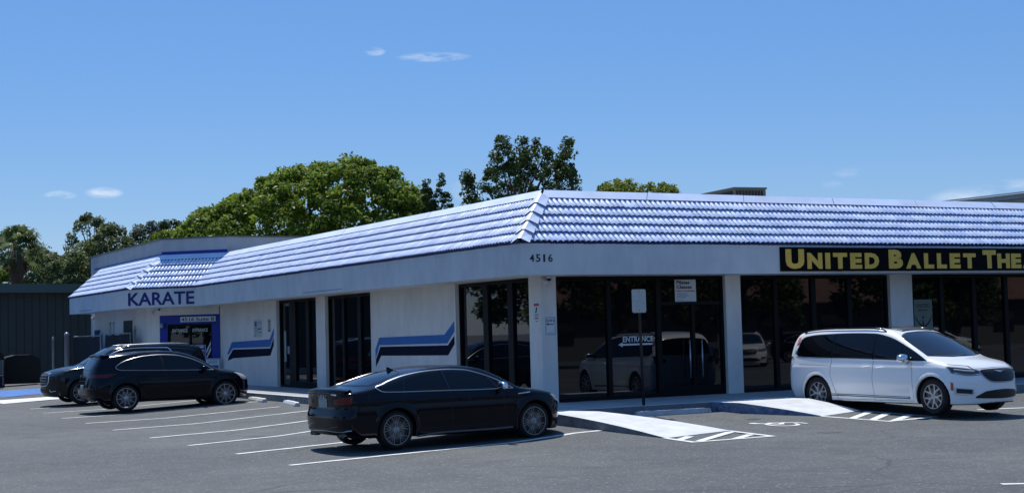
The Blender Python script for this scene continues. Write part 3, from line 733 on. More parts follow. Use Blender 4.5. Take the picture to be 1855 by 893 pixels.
plate_sign('suite_sign', 'small white sign reading 4516 Suite B over the blue entrance', 'sign', FR_C, -1.18, -.26+.52, 2.40, 2.585, -D0+.014, SIGNW,
           texts=[('4516 Suite B', -1.14, 2.43, 1.36, .125, .02, INK)])
plate_sign('suite_arrow_sign', 'small white SUITE B sign with blue edge and left arrow on the corner column', 'sign', FR_R, 1.155, 1.42, 1.64, 2.05, -D0+.002, SIGNW,
           marks=[(1.20, 1.37, 1.875, 1.895, INK), (1.22, 1.36, 1.69, 1.70, INKB)], texts=[('SUITE B', 1.185, 1.935, .205, .06, .02, INK), ('◄', 1.185, 1.86, .05, .05, .0, INK)], border=INKB)
mb = MB(); mb.poly(FR_R, [(1.18, 1.885), (1.22, 1.91), (1.22, 1.86)], -D0+.0085, -D0+.0105)
arrow_o = mb.build('arrow', [INK], bpy.data.objects['suite_arrow_sign'])
plate_sign('warning_sign', 'narrow white notice with red heading on the side of the corner column', 'notice', FR_L, -1.375, -1.12, 1.93, 2.37, -D0+.002, SIGNW,
           marks=[(-1.36, -1.135, 2.30, 2.355, INKR), (-1.28, -1.22, 2.20, 2.27, INK), (-1.31, -1.24, 2.15, 2.19, INK), (-1.34, -1.15, 2.10, 2.115, INK), (-1.34, -1.18, 2.07, 2.08, INK), (-1.33, -1.17, 2.01, 2.04, INKR), (-1.30, -1.2, 1.95, 1.965, INK)])
plate_sign('notice_board', 'large pale rules notice with dark blocks of print on the left wall', 'notice', FR_L, -20.92, -20.05, 1.77, 2.36, -D0+.002, mat('faded_notice', (.46, .50, .50), .7),
           marks=[(-20.8, -20.6, 2.13, 2.30, INKB), (-20.82, -20.55, 2.06, 2.08, INK), (-20.5, -20.1, 2.27, 2.28, INKB), (-20.5, -20.12, 2.22, 2.23, INKB), (-20.8, -20.52, 1.98, 2.0, INK), (-20.5, -20.15, 2.03, 2.07, INK),
                  (-20.84, -20.55, 1.9, 1.91, INKB), (-20.84, -20.62, 1.84, 1.85, INKB), (-20.48, -20.14, 1.93, 1.95, INK), (-20.84, -20.7, 1.80, 1.815, INK)])
bpy.data.objects['notice_board'].data
plate_sign('vertical_notice', 'narrow faded vertical notice beside the large notice on the left wall', 'notice', FR_L, -19.46, -19.17, 1.93, 2.37, -D0+.002, mat('faded_notice2', (.40, .42, .38), .7),
           marks=[(-19.42, -19.2, 2.28, 2.31, INK), (-19.40, -19.22, 2.23, 2.25, INK), (-19.36, -19.25, 2.14, 2.20, INKR), (-19.38, -19.24, 2.06, 2.09, INK), (-19.4, -19.22, 1.97, 2.01, INK)])
GI = -D0-G-.03
plate_sign('class_poster', 'white Pilates Classes poster taped inside the top of the glass door window', 'poster', FR_R, 4.80, 5.41, 2.30, 2.865, GI-.002, SIGNW, th=.004,
           marks=[(4.85, 5.14, 2.525, 2.539, INKB), (4.85, 5.2, 2.48, 2.494, INKB), (4.85, 5.12, 2.435, 2.449, INKB), (4.85, 5.05, 2.375, 2.382, INK), (4.85, 5.33, 2.335, 2.342, INK)],
           texts=[('Pilates', 4.85, 2.755, .38, .085, .03, INK), ('Classes', 4.85, 2.65, .44, .085, .03, INK), ('Now Available', 4.85, 2.575, .52, .05, .02, INKR)])
sign_text('entrance_decal', 'white ENTRANCE lettering with a left arrow on the big corner window', 'decal', [('ENTRANCE', FR_R, 3.30, 1.43, GI, .84, .13, .02)], SIGNW)
mb = MB(); mb.poly(FR_R, [(3.17, 1.375), (3.29, 1.43), (3.29, 1.395), (4.12, 1.395), (4.12, 1.355), (3.29, 1.355), (3.29, 1.32)], GI, GI+.004)
mb.build('arrow', [SIGNW], bpy.data.objects['entrance_decal'])
for k, (aa, w_) in enumerate(((-1.55, .62), (-.72, .62))):
    sign_text('entrance_lettering', ['left', 'right'][k]+' white ENTRANCE lettering on the dark karate door', 'lettering', [('ENTRANCE', FR_C, aa, 2.03, -D0-.055, w_, .12, .01)], SIGNW)
po = plate_sign('ballet_poster', 'cream ballet theatre poster with a curved dancer figure in the window behind the minivan', 'poster', FR_R, 12.36, 13.0, 1.50, 2.30, GI-.002, mat('cream_poster', (.15, .18, .14), .6), th=.004,
           texts=[('UNITED', 12.42, 2.09, .50, .10, .008, INK), ('Ballet Theatre', 12.5, 2.0, .34, .055, .004, INK)])
mb = MB(); mb.tube([FR_R.p(12.38+.6*t, GI+.006, 1.60+1.0*(t-.5)**2*1.1) for t in [i/12 for i in range(13)]], [.006+.016*math.sin(math.pi*t/12) for t in range(13)], 6)
mb.tube([FR_R.p(12.66, GI+.006, 1.58), FR_R.p(12.66, GI+.006, 1.76)], [.03, .012], 6); mb.lathe([(.001, 1.80), (.03, 1.83), (.001, 1.87)], FR_R.p(12.66, GI+.006, 0), seg=8)
mb.build('dancer_figure', [INK], po)
plate_sign('door_notice', 'thin white strip notice on the glass left of the white column', 'notice', FR_L, -18.3, -18.12, .95, 1.95, GI-.002, mat('strip_notice', (.25, .30, .32), .6), th=.004)
plate_sign('door_sheet', 'small pale sheet on the glass door left of the white column', 'notice', FR_L, -18.0, -17.75, 1.2, 1.45, GI-.002, mat('strip_notice2', (.22, .25, .27), .6), th=.004)
# sandwich board + emblem poster near the entrance
plate_sign('board_sign', 'white and blue board standing low at the right edge of the blue entrance', 'sign', FR_C, -.12, .62, .62, 1.05, -D0+.35, SIGNW,
           marks=[(-.05, .55, .66, .80, INKB), (-.05, .05, .84, 1.0, mat('pale_blue_print', (.15, .25, .45), .6)), (.12, .5, .86, .99, mat('pale_print', (.40, .48, .52), .6))], border=INKB, th=.03)
mb = MB(); mb.box(FR_C, -.1, -.06, -D0+.32, -D0+.35, .05, .63); mb.box(FR_C, .56, .60, -D0+.32, -D0+.35, .05, .63); mb.box(FR_C, -.1, .6, -D0+.1, -D0+.34, .10, .14); mb.build('leg', [BLACK], bpy.data.objects['board_sign'])
plate_sign('emblem_decal', 'blue and white framed emblem with two slanted white bars on the karate door', 'decal', FR_C, -.62, -.18, 1.02, 1.55, -D0-.055, mat('emblem_blue', (.04, .06, .30), .5),
           marks=[(-.50, -.28, 1.44, 1.50, SIGNW), (-.54, -.24, 1.30, 1.36, mat('emblem_grey', (.3, .35, .5), .6)), (-.42, -.36, 1.08, 1.28, mat('emblem_red', (.3, .05, .06), .6))], border=SIGNW)
mb = MB()
for dz in (0, -.22): mb.poly(FR_C, [(-.16, 1.22+dz), (.02, 1.55+dz), (.02, 1.68+dz), (-.16, 1.34+dz)], -D0-.05, -D0-.046)
mb.build('slanted_bar', [SIGNW], bpy.data.objects['emblem_decal'])
# security cameras and small lamp
def dome(fr, a, n, z, label):
    r_ = empty('security_camera', label, 'camera', tuple(fr.p(a, n, z)), 0, 'security cameras below the soffit')
    b_ = MB(); b_.lathe([(.001, 0), (.07, 0), (.07, -.03), (.06, -.04)], (0, 0, 0)); b_.build('mount', [SIGNW], r_, smooth=True)
    b_ = MB(); b_.lathe([(.055, -.035), (.05, -.07), (.03, -.095), (.001, -.105)], (0, 0, 0), seg=16); b_.build('dome', [BLACK], r_, smooth=True)
dome(FR_R, 1.24, -D0+.09, ZB-.0, 'black security camera dome on the corner column under the soffit')
dome(FR_C, -1.9, -D0+.3, ZB, 'black security camera dome above the blue entrance')
def floodlight(fr, a, n, z, label):
    r_ = empty('wall_lamp', label, 'lamp', tuple(fr.p(a, n, z)), fr.ang, 'small white wall lamps')
    b_ = MB(); b_.lathe([(.001, 0), (.055, 0), (.055, .03), (.001, .03)], (0, 0, 0), (0, -1, 0), 12); b_.build('mount', [SIGNW], r_)
    b_ = MB(); b_.lathe([(.02, 0), (.05, .06), (.055, .11), (.04, .12), (.001, .12)], (0, -.03, 0), (.3, -.8, -.6), 12); b_.build('lamp_head', [SIGNW], r_, smooth=True)
floodlight(FR_R, 1.12, -D0, 2.86, 'small white lamp head at the top of the corner column')
floodlight(FR_K, -36.5, -D0, 2.8, 'small white lamp head under the soffit at the far left end')
floodlight(FR_C, -2.35, -D0, 2.8, 'small white lamp head left of the blue entrance')
s_ = MB(); s_.lathe([(.001, 0), (.07, .0), (.08, .1), (.05, .16), (.001, .17)], (0, 0, 0)); o = s_.build('wall_lantern', [STEEL], smooth=True); o.location = tuple(FR_C.p(-1.9, -D0+.1, 2.2)); tag(o, 'grey lantern on the blue surround left of the door', 'lamp')

# ------------------------------------------------------------------ pole sign
ps = empty('pole_sign', 'pale sign on a slightly leaning black pole in front of the corner window', 'sign', (2.0, -1.52, .13))
b = MB(); b.tube([(0, 0, 0), (-.035, 0, 2.05), (-.04, 0, 2.42)], [.033, .030, .028], 10); b.build('pole', [BLACK], ps, smooth=True)
b = MB(); fr = Fr(-.055, 0, R(-14)); b.poly(fr, [(-.15+.03*(1-math.cos(t)), 0) if False else p for t, p in enumerate([(-.13, 1.94), (.13, 1.94), (.155, 1.965), (.155, 2.405), (.13, 2.43), (-.13, 2.43), (-.155, 2.405), (-.155, 1.965)])], .034, .040)
pp = b.build('sign_panel', [SIGNG], ps)
b = MB()
for z in (2.02, 2.07, 2.12, 2.17): b.box(fr, -.1, .1, .040, .0412, z, z+.008)
b.build('print', [mat('faint_print', (.30, .33, .32), .5)], pp)
b = MB(); 
for z in (1.985, 2.385): b.lathe([(.001, .012), (.011, .010), (.011, .0)], fr.p(0, .040, z), fr.n, 8)
b.build('bolt', [BLACK], pp)

# ------------------------------------------------------------------ things on the roof
def ac_unit(name, label, x, y, z, sx, sy, h, ang, m, slats=True):
    r_ = empty(name, label, 'roof unit', (x, y, z), ang)
    b_ = MB(); b_.box(W0, -sx/2, sx/2, -sy/2, sy/2, 0, h-.05); b_.build('casing', [m], r_)
    b_ = MB(); b_.box(W0, -sx/2-.03, sx/2+.03, -sy/2-.03, sy/2+.03, h-.05, h); b_.build('lid', [m], r_)
    if slats:
        b_ = MB(); n = int(sx/.11)
        for k in range(n): b_.box(W0, -sx/2+.06+k*(sx-.12)/n, -sx/2+.06+(k+.55)*(sx-.12)/n, sy/2, sy/2+.02, .08, h-.1)
        n = int(sy/.11)
        for k in range(n): b_.box(W0, -sx/2-.02, -sx/2, -sy/2+.06+k*(sy-.12)/n, -sy/2+.06+(k+.55)*(sy-.12)/n, .08, h-.1)
        b_.build('slats', [mat('unit_dark', (.02, .022, .02), .6)], r_)
ac_unit('air_conditioner', 'louvred grey roof air conditioner behind the tiled roof edge', 11.75, 7.9, 4.80, 1.05, 2.0, .99, R(-8), mat('unit_beige', (.17, .155, .115), .6))
ac_unit('roof_vent', 'small low pale roof vent near the far building on the right', 16.65, 7.0, 4.80, .6, .5, .70, 0, mat('vent_pale', (.30, .32, .32), .6), False)

# ------------------------------------------------------------------ neighbouring buildings
gb = empty('green_metal_building', 'dark green ribbed metal building with a broad trim in the shade at the far left', 'building', (0, 0, 0))
GBF = Fr(-2.9, 49.6, R(14))
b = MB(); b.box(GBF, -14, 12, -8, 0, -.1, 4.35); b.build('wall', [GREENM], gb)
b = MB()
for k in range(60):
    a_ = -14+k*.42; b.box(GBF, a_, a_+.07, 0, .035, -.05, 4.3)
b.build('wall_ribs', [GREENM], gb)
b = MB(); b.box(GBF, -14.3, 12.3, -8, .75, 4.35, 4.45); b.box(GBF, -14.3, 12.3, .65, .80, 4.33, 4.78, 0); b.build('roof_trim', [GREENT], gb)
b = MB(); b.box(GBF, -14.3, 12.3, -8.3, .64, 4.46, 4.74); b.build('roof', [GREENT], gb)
tag(MB().box(GBF, -14, 12, .02, 2.3, -.2, .06).build('pavement', [CONC2]), kind='structure')
fb = empty('far_building', 'pale building with a shallow sloping metal roof rising behind the tiled roof at right', 'building', (0, 0, 0))
FB = Fr(41.5, 26, R(4))
b = MB(); b.poly(FB, [(-7, 0), (18, 0), (18, 9.5), (-7, 6.9)], -14, 0); b.build('wall', [mat('far_wall', (.50, .50, .47), .85)], fb)
b = MB(); b.poly(FB, [(-7.6, 6.86), (18.4, 9.56), (18.4, 9.84), (-7.6, 7.10)], -14.5, .7); b.build('roof', [mat('far_roof', (.30, .31, .28), .5, var=.1)], fb)
b = MB(); b.poly(FB, [(-7.6, 7.12), (18.4, 9.86), (18.4, 9.93), (-7.6, 7.19)], .62, .76); b.build('roof_edge', [SIGNW], fb)

# ------------------------------------------------------------------ gate posts, dark fence panels and clutter at the far left
def post(x, y, h, r_, label, cap=True):
    b_ = MB(); z0 = gzf(x, y)-.02; pr = [(r_, 0), (r_, h)]+([(r_*1.12, h), (r_*1.12, h+.03), (r_*.85, h+.10), (r_*.4, h+.14), (.001, h+.15)] if cap else [(.001, h)])
    b_.lathe(pr, (0, 0, 0), seg=16); o = b_.build('steel_post', [STEEL], smooth=True); o.location = (x, y, z0); tag(o, label, 'post', 'grey steel posts by the far left wall'); return o
post(-1.95, 36.95, 2.15, .10, 'thickest grey steel post with a white domed cap at the far left')
post(-2.45, 37.3, 2.0, .05, 'thin grey steel post left of the thick capped post')
post(-1.55, 32.2, 2.1, .06, 'thin grey steel post between the two dark fence panels')
post(-1.25, 28.0, 2.25, .055, 'thin grey steel post beside the blue entrance')
def dark_panel(p, q, z0, z1, label):
    ang = math.atan2(q[1]-p[1], q[0]-p[0]); L = math.hypot(q[0]-p[0], q[1]-p[1]); fr_ = Fr(0, 0, 0)
    r_ = empty('fence_panel', label, 'fence', (p[0], p[1], 0), ang, 'dark screened fence panels')
    b_ = MB(); n = 24
    V = []; F = []
    for k in range(n+1):
        t = k/n
        for z in np.linspace(z0, z1-.035*abs(math.sin(t*math.pi*3))-.02, 5): V.append((t*L, .02*math.sin(t*17+z*3), z))
    for k in range(n):
        for j in range(4): F.append((k*5+j, (k+1)*5+j, (k+1)*5+j+1, k*5+j+1))
    mesh_obj('screen_cloth', V, F, mat('black_mesh_cloth', (.006, .007, .008), .8), r_, smooth=True)
    b_ = MB(); b_.tube([(0, .03, z1), (L, .03, z1)], .022, 8); b_.tube([(0, .03, z0), (L, .03, z0)], .022, 8); b_.tube([(.02, .03, -.05), (.02, .03, z1)], .025, 8); b_.tube([(L-.02, .03, -.05), (L-.02, .03, z1)], .025, 8)
    b_.build('frame', [STEEL], r_, smooth=True)
dark_panel((-1.75, 36.5), (-1.5, 32.5), .15, 2.0, 'dark screened fence panel nearer the thick capped post')
dark_panel((-1.5, 31.7), (-1.35, 28.4), .15, 2.05, 'dark screened fence panel nearer the blue entrance')
# dark covered bin, rounded top
b = MB(); prof = [(-.95, 0), (-.97, 1.25), (-.85, 1.52), (-.5, 1.66), (.5, 1.68), (.85, 1.55), (.97, 1.25), (.95, 0)]
b.poly(Fr(0, 0, 0), prof, -.6, .6); o = b.build('covered_bin', [mat('bin_black', (.006, .007, .008), .8, bump=.6, bscale=4)]); o.location = (-4.9, 41.3, gzf(-4.9, 41)); o.rotation_euler = (0, 0, R(10)); tag(o, 'large black covered bin with rounded top against the green metal wall', 'bin')
b = MB(); prof = [(-.8, 0), (-.82, .95), (-.7, 1.2), (-.3, 1.3), (.4, 1.3), (.75, 1.15), (.82, .9), (.8, 0)]
b.poly(Fr(0, 0, 0), prof, -.5, .5); o = b.build('covered_bin', [mat('bin_black', (.006, .007, .008), .8)]); o.location = (-3.0, 42.0, -.05); tag(o, 'smaller black covered bin in the dark gap beside the shop end', 'bin')
ch = empty('slatted_chair', 'pale slatted chair back in front of the black covered bin', 'chair', (-4.35, 39.6, -.05), R(15))
b = MB()
for k in range(7): b.box(W0, -.24, .24, -.02+k*.012, .0+k*.012, .55+k*.085, .60+k*.085)
b.build('backrest', [mat('chair_grey', (.16, .18, .19), .6)], ch)
b = MB(); b.box(W0, -.25, .25, -.5, -.0, .42, .46); b.build('seat', [mat('chair_grey', (.16, .18, .19), .6)], ch)
for sx in (-.23, .23):
    for sy in (-.47, -.02): MB().box(W0, sx-.02, sx+.02, sy-.02, sy+.02, 0, .42 if sy < -.1 else 1.1).build('leg', [mat('chair_grey', (.16, .18, .19), .6)], ch)

# ------------------------------------------------------------------ cars
def pchip(tab):
    t = np.array(sorted(tab), float); x, y = t[:, 0], t[:, 1]; h = np.diff(x); dl = np.diff(y)/h; n = len(x)
    d = np.zeros(n)
    for k in range(1, n-1):
        if dl[k-1]*dl[k] > 0:
            w1, w2 = 2*h[k]+h[k-1], h[k]+2*h[k-1]; d[k] = (w1+w2)/(w1/dl[k-1]+w2/dl[k])
    d[0] = dl[0]; d[-1] = dl[-1]
    def f(q):
        q = np.asarray(q, float); qc = np.clip(q, x[0], x[-1]); k = np.clip(np.searchsorted(x, qc)-1, 0, n-2)
        t_ = (qc-x[k])/h[k]; h00 = (1+2*t_)*(1-t_)**2; h10 = t_*(1-t_)**2; h01 = t_*t_*(3-2*t_); h11 = t_*t_*(t_-1)
        return h00*y[k]+h10*h[k]*d[k]+h01*y[k+1]+h11*h[k]*d[k+1]
    return f
def lut(tab, x0=-3.2, x1=3.2, n=1300, sm=0):
    X = np.linspace(x0, x1, n); Y = pchip(tab)(X)
    if sm:
        k = int(sm/(X[1]-X[0])); ker = np.ones(2*k+1)/(2*k+1); Y = np.convolve(np.pad(Y, k, mode='edge'), ker, 'valid')
    return lambda q: np.interp(q, X, Y)
def smax(a, b, k):
    h = np.clip(.5-.5*(b-a)/k, 0, 1); return b*(1-h)+a*h+k*h*(1-h)
def smin(a, b, k): return -smax(-a, -b, k)

class Car:
    def __init__(s, sp):
        s.sp = sp; s.T = lut(sp['top'], sm=.05); s.W = lut(sp['plan']); s.B = lut(sp['belt']); s.U = lut(sp['under'])
        X = np.linspace(-3.2, 3.2, 1300); sl = np.gradient(s.T(X), X); s.C = lambda q: 1/np.sqrt(1+np.interp(q, X, sl)**2)
        s.XF = pchip(sp['nose']); s.XR = pchip(sp['tail'])
    def f(s, x, y, z):
        sp = s.sp; ay = np.abs(y)
        pl = s.W(x); bt = s.B(x)
        r1 = np.hypot(x-sp['wx'], z-sp['wr']); r2 = np.hypot(x+sp['wx'], z-sp['wr']); rr = np.minimum(r1, r2); ra = sp['ra']
        low = pl-.30*np.clip(sp['zm']-z, 0, 1)**2-.22*np.clip(z-sp['zm'], 0, 1)**1.6
        low = low+sp.get('flare', .018)*np.exp(-((rr-ra-.02)/.055)**2)
        zc, ca = sp.get('crease', (.8, .0)); low = low+ca*np.exp(-((z-zc-(.03*x if sp.get('rake') else 0))/.035)**2)
        low = low-sp.get('scoop', .012)*np.exp(-((z-sp.get('zscoop', .48))/.10)**2)*(np.abs(x) < 1.0)
        green = pl-sp['shelf']-sp['tum']*(z-bt)-sp.get('tum2', .25)*np.clip(z-bt, 0, 1)**2-s.G(x)
        side = ay-smin(low, green, .035)
        xs = x+np.where(x > 0, sp.get('kwf', .16), -sp.get('kwr', .10))*ay**2
        top = (z-(s.T(xs)-sp['crown']*ay**2-sp.get('crown4', .0)*ay**4))*s.C(xs)
        d = smax(side, top, sp['kt'])
        yy = ay/pl
        xf = s.XF(z)-sp['pf']*np.clip(yy, 0, 1.1)**sp.get('pfe', 3.0); xr = s.XR(z)+sp['pr']*np.clip(yy, 0, 1.1)**4
        d = smax(d, (x-xf)*.85, sp.get('kf', .09)); d = smax(d, (xr-x)*.9, sp.get('kr', .06)); d = smax(d, s.U(x)-z, .04)
        well = smax(rr-ra, (pl-.34)-ay, .02)
        return smax(d, -well, .01)
    def G(s, x): return s.sp['gin'](x) if 'gin' in s.sp else 0
    def grad(s, P, e=.003):
        x, y, z = P.T
        g = np.stack([s.f(x+e, y, z)-s.f(x-e, y, z), s.f(x, y+e, z)-s.f(x, y-e, z), s.f(x, y, z+e)-s.f(x, y, z-e)], 1)/(2*e)
        return g
    def body(s, h=.021):
        sp = s.sp; xs = np.arange(sp['x0']-.06, sp['x1']+.07, h); ys = np.arange(0.0-h*1.5, 1.16, h); zs = np.arange(.08, sp['zmax']+.06, h)
        X, Y, Z = np.meshgrid(xs, ys, zs, indexing='ij'); D = s.f(X, Y, Z); n = D.shape
        ins = D < 0
        c = np.zeros((n[0]-1, n[1]-1, n[2]-1), int)
        offs = [(i, j, k) for i in (0, 1) for j in (0, 1) for k in (0, 1)]
        for i, j, k in offs: c += ins[i:n[0]-1+i, j:n[1]-1+j, k:n[2]-1+k]
        act = (c > 0) & (c < 8); idx = -np.ones(c.shape, int); ids = np.argwhere(act); idx[act] = np.arange(len(ids))
        S = np.zeros((len(ids), 3)); cnt = np.zeros(len(ids)); P0 = ids.astype(float)
        I, J, K = ids.T
        edges = [(a, b) for a in offs for b in offs if sum(b)-sum(a) == 1 and all(b[q] >= a[q] for q in range(3))]
        for a, b in edges:
            da = D[I+a[0], J+a[1], K+a[2]]; db = D[I+b[0], J+b[1], K+b[2]]; m_ = (da < 0) != (db < 0)
            t = np.where(m_, da/(da-db+1e-12), 0); p = np.array(a)[None]+t[:, None]*(np.array(b)-np.array(a))[None]
            S[m_] += p[m_]; cnt[m_] += 1
        V = (P0+S/cnt[:, None])*h+np.array([xs[0], ys[0], zs[0]])
        for _ in range(3):
            g = s.grad(V); d = s.f(*V.T); V = V-np.clip(d/((g**2).sum(1)+1e-6), -h, h)[:, None]*g*.9
        F = []
        for ax in range(3):
            sl0 = [slice(None)]*3; sl1 = [slice(None)]*3; sl0[ax] = slice(0, -1); sl1[ax] = slice(1, None)
            ch = ins[tuple(sl0)] != ins[tuple(sl1)]; e = np.argwhere(ch)
            o1, o2 = [(1, 2), (2, 0), (0, 1)][ax]
            ok = (e[:, o1] > 0) & (e[:, o2] > 0) & (e[:, o1] < n[o1]-1) & (e[:, o2] < n[o2]-1); e = e[ok]
            def cell(d1, d2):
                q = e.copy(); q[:, o1] -= d1; q[:, o2] -= d2; return idx[q[:, 0], q[:, 1], q[:, 2]]
            q = np.stack([cell(1, 1), cell(0, 1), cell(0, 0), cell(1, 0)], 1)
            fl = ins[tuple(e.T)]; q[~fl] = q[~fl][:, ::-1]; F.append(q)
        F = np.concatenate(F); F = F[(F >= 0).all(1)]
        V2 = V*np.array([1, -1, 1]); nv = len(V); F2 = F[:, ::-1]+nv
        keep1 = (V[F][:, :, 1] > -h*.8).all(1); V[:, 1] = np.maximum(V[:, 1], 0); V2[:, 1] = np.minimum(V2[:, 1], 0)
        Vn = np.concatenate([V, V2]); Fn = np.concatenate([F[keep1], F2[keep1]])
        return Vn, Fn
    def project(s, A, B, axis):
        """axis 'side' : A=x, B=z from +y ; 'front': A=y,B=z from +x ; 'rear' from -x ; 'top': A=x,B=y from above"""
        A = np.asarray(A, float).ravel(); B = np.asarray(B, float).ravel()
        if axis == 'side': P = lambda t: (A, t, B); r = np.linspace(1.25, .2, 60)
        if axis == 'front': P = lambda t: (t, A, B); r = np.linspace(s.sp['x1']+.1, -.9, 90)
        if axis == 'rear': P = lambda t: (t, A, B); r = np.linspace(s.sp['x0']-.1, .9, 90)
        if axis == 'top': P = lambda t: (A, B, t); r = np.linspace(s.sp['zmax']+.1, .5, 60)
        o = np.full(len(A), r[0]); i_ = np.full(len(A), r[-1]); found = np.zeros(len(A), bool); prev = np.full(len(A), r[0])
        for q in r[1:]:
            v = s.f(*P(np.full(len(A), q))); hit = (v < 0) & ~found
            o = np.where(hit, prev, o); i_ = np.where(hit, q, i_); found |= hit; prev = np.full(len(A), q)
        for _ in range(14):
            mm_ = (o+i_)/2; v = s.f(*P(mm_)); o = np.where(v > 0, mm_, o); i_ = np.where(v > 0, i_, mm_)
        if not found.all() and found.any():
            k = np.arange(len(A)); mm_ = np.where(found, mm_, np.interp(k, k[found], mm_[found]))
        return np.stack(P(mm_), 1)
    def lift(s, P, off):
        g = s.grad(P); g /= (np.linalg.norm(g, axis=1)[:, None]+1e-9); return P+g*off
    def patch(s, name, us, lo, hi, axis, m, parent, off=.005, nu=40, nv=14, side=1, kind='pchip', depth=.012):
        """region between two curves, laid on the body surface; lo/hi are point lists (u, v)"""
        u = np.linspace(us[0], us[1], nu+1)
        fl, fh = (pchip(lo), pchip(hi)) if kind == 'pchip' else (lambda q: np.interp(q, *np.array(lo).T), lambda q: np.interp(q, *np.array(hi).T))
        l, h_ = fl(u), fh(u); t = np.linspace(0, 1, nv+1)
        U_ = np.repeat(u, nv+1); V_ = (l[:, None]*(1-t)+h_[:, None]*t).ravel()
        P = s.project(U_, V_, axis); Q = s.lift(P, off)
        i, j = np.meshgrid(np.arange(nu), np.arange(nv), indexing='ij'); b = (i*(nv+1)+j).ravel()
        F = np.stack([b, b+nv+1, b+nv+2, b+1], 1)
        ring = [(k, 0) for k in range(nu+1)]+[(nu, k) for k in range(1, nv+1)]+[(k, nv) for k in range(nu-1, -1, -1)]+[(0, k) for k in range(nv-1, 0, -1)]
        rid = np.array([a*(nv+1)+b_ for a, b_ in ring]); S = s.lift(P[rid], -depth); nq = len(Q)
        k = np.arange(len(rid)); k2 = (k+1) % len(rid)
        F = np.concatenate([F, np.stack([rid[k2], rid[k], nq+k, nq+k2], 1)]); Q = np.concatenate([Q, S])
        if axis == 'side' and side < 0: Q = Q*np.array([1, -1, 1]); F = F[:, ::-1]
        return mesh_obj(name, Q, F, m, parent, smooth=True)
    def strip(s, name, pts, axis, m, parent, w=.012, h=.006, side=1, closed=False, smooth=True, n=None):
        pts = np.array(pts, float)
        if smooth and len(pts) > 2:
            seg = np.r_[0, np.cumsum(np.hypot(*np.diff(pts, axis=0).T))]; nn = n or max(12, int(seg[-1]/.03)); t = np.linspace(0, seg[-1], nn)
            a = pchip(list(zip(seg, pts[:, 0])))(t); b = pchip(list(zip(seg, pts[:, 1])))(t); pts = np.stack([a, b], 1)
        else:
            seg = np.r_[0, np.cumsum(np.hypot(*np.diff(pts, axis=0).T))]; nn = max(len(pts), int(seg[-1]/.03)); t = np.linspace(0, seg[-1], nn)
            pts = np.stack([np.interp(t, seg, pts[:, 0]), np.interp(t, seg, pts[:, 1])], 1)
        d = np.gradient(pts, axis=0); d /= (np.linalg.norm(d, axis=1)[:, None]+1e-9); nr = np.stack([-d[:, 1], d[:, 0]], 1)
        rows = []
        for k, (o, hh) in enumerate(((-.5, -.004), (-.4, h), (.4, h), (.5, -.004))):
            q = pts+nr*w*o; rows.append(s.lift(s.project(q[:, 0], q[:, 1], axis), hh))
        V = np.concatenate(rows); nn = len(pts); F = []
        for r_ in range(3):
            i = r_*nn+np.arange(nn-1); F.append(np.stack([i, i+1, i+1+nn, i+nn], 1))
        F = np.concatenate(F)
        if axis == 'side' and side < 0: V = V*np.array([1, -1, 1]); F = F[:, ::-1]
        return mesh_obj(name, V, F, m, parent, smooth=False)

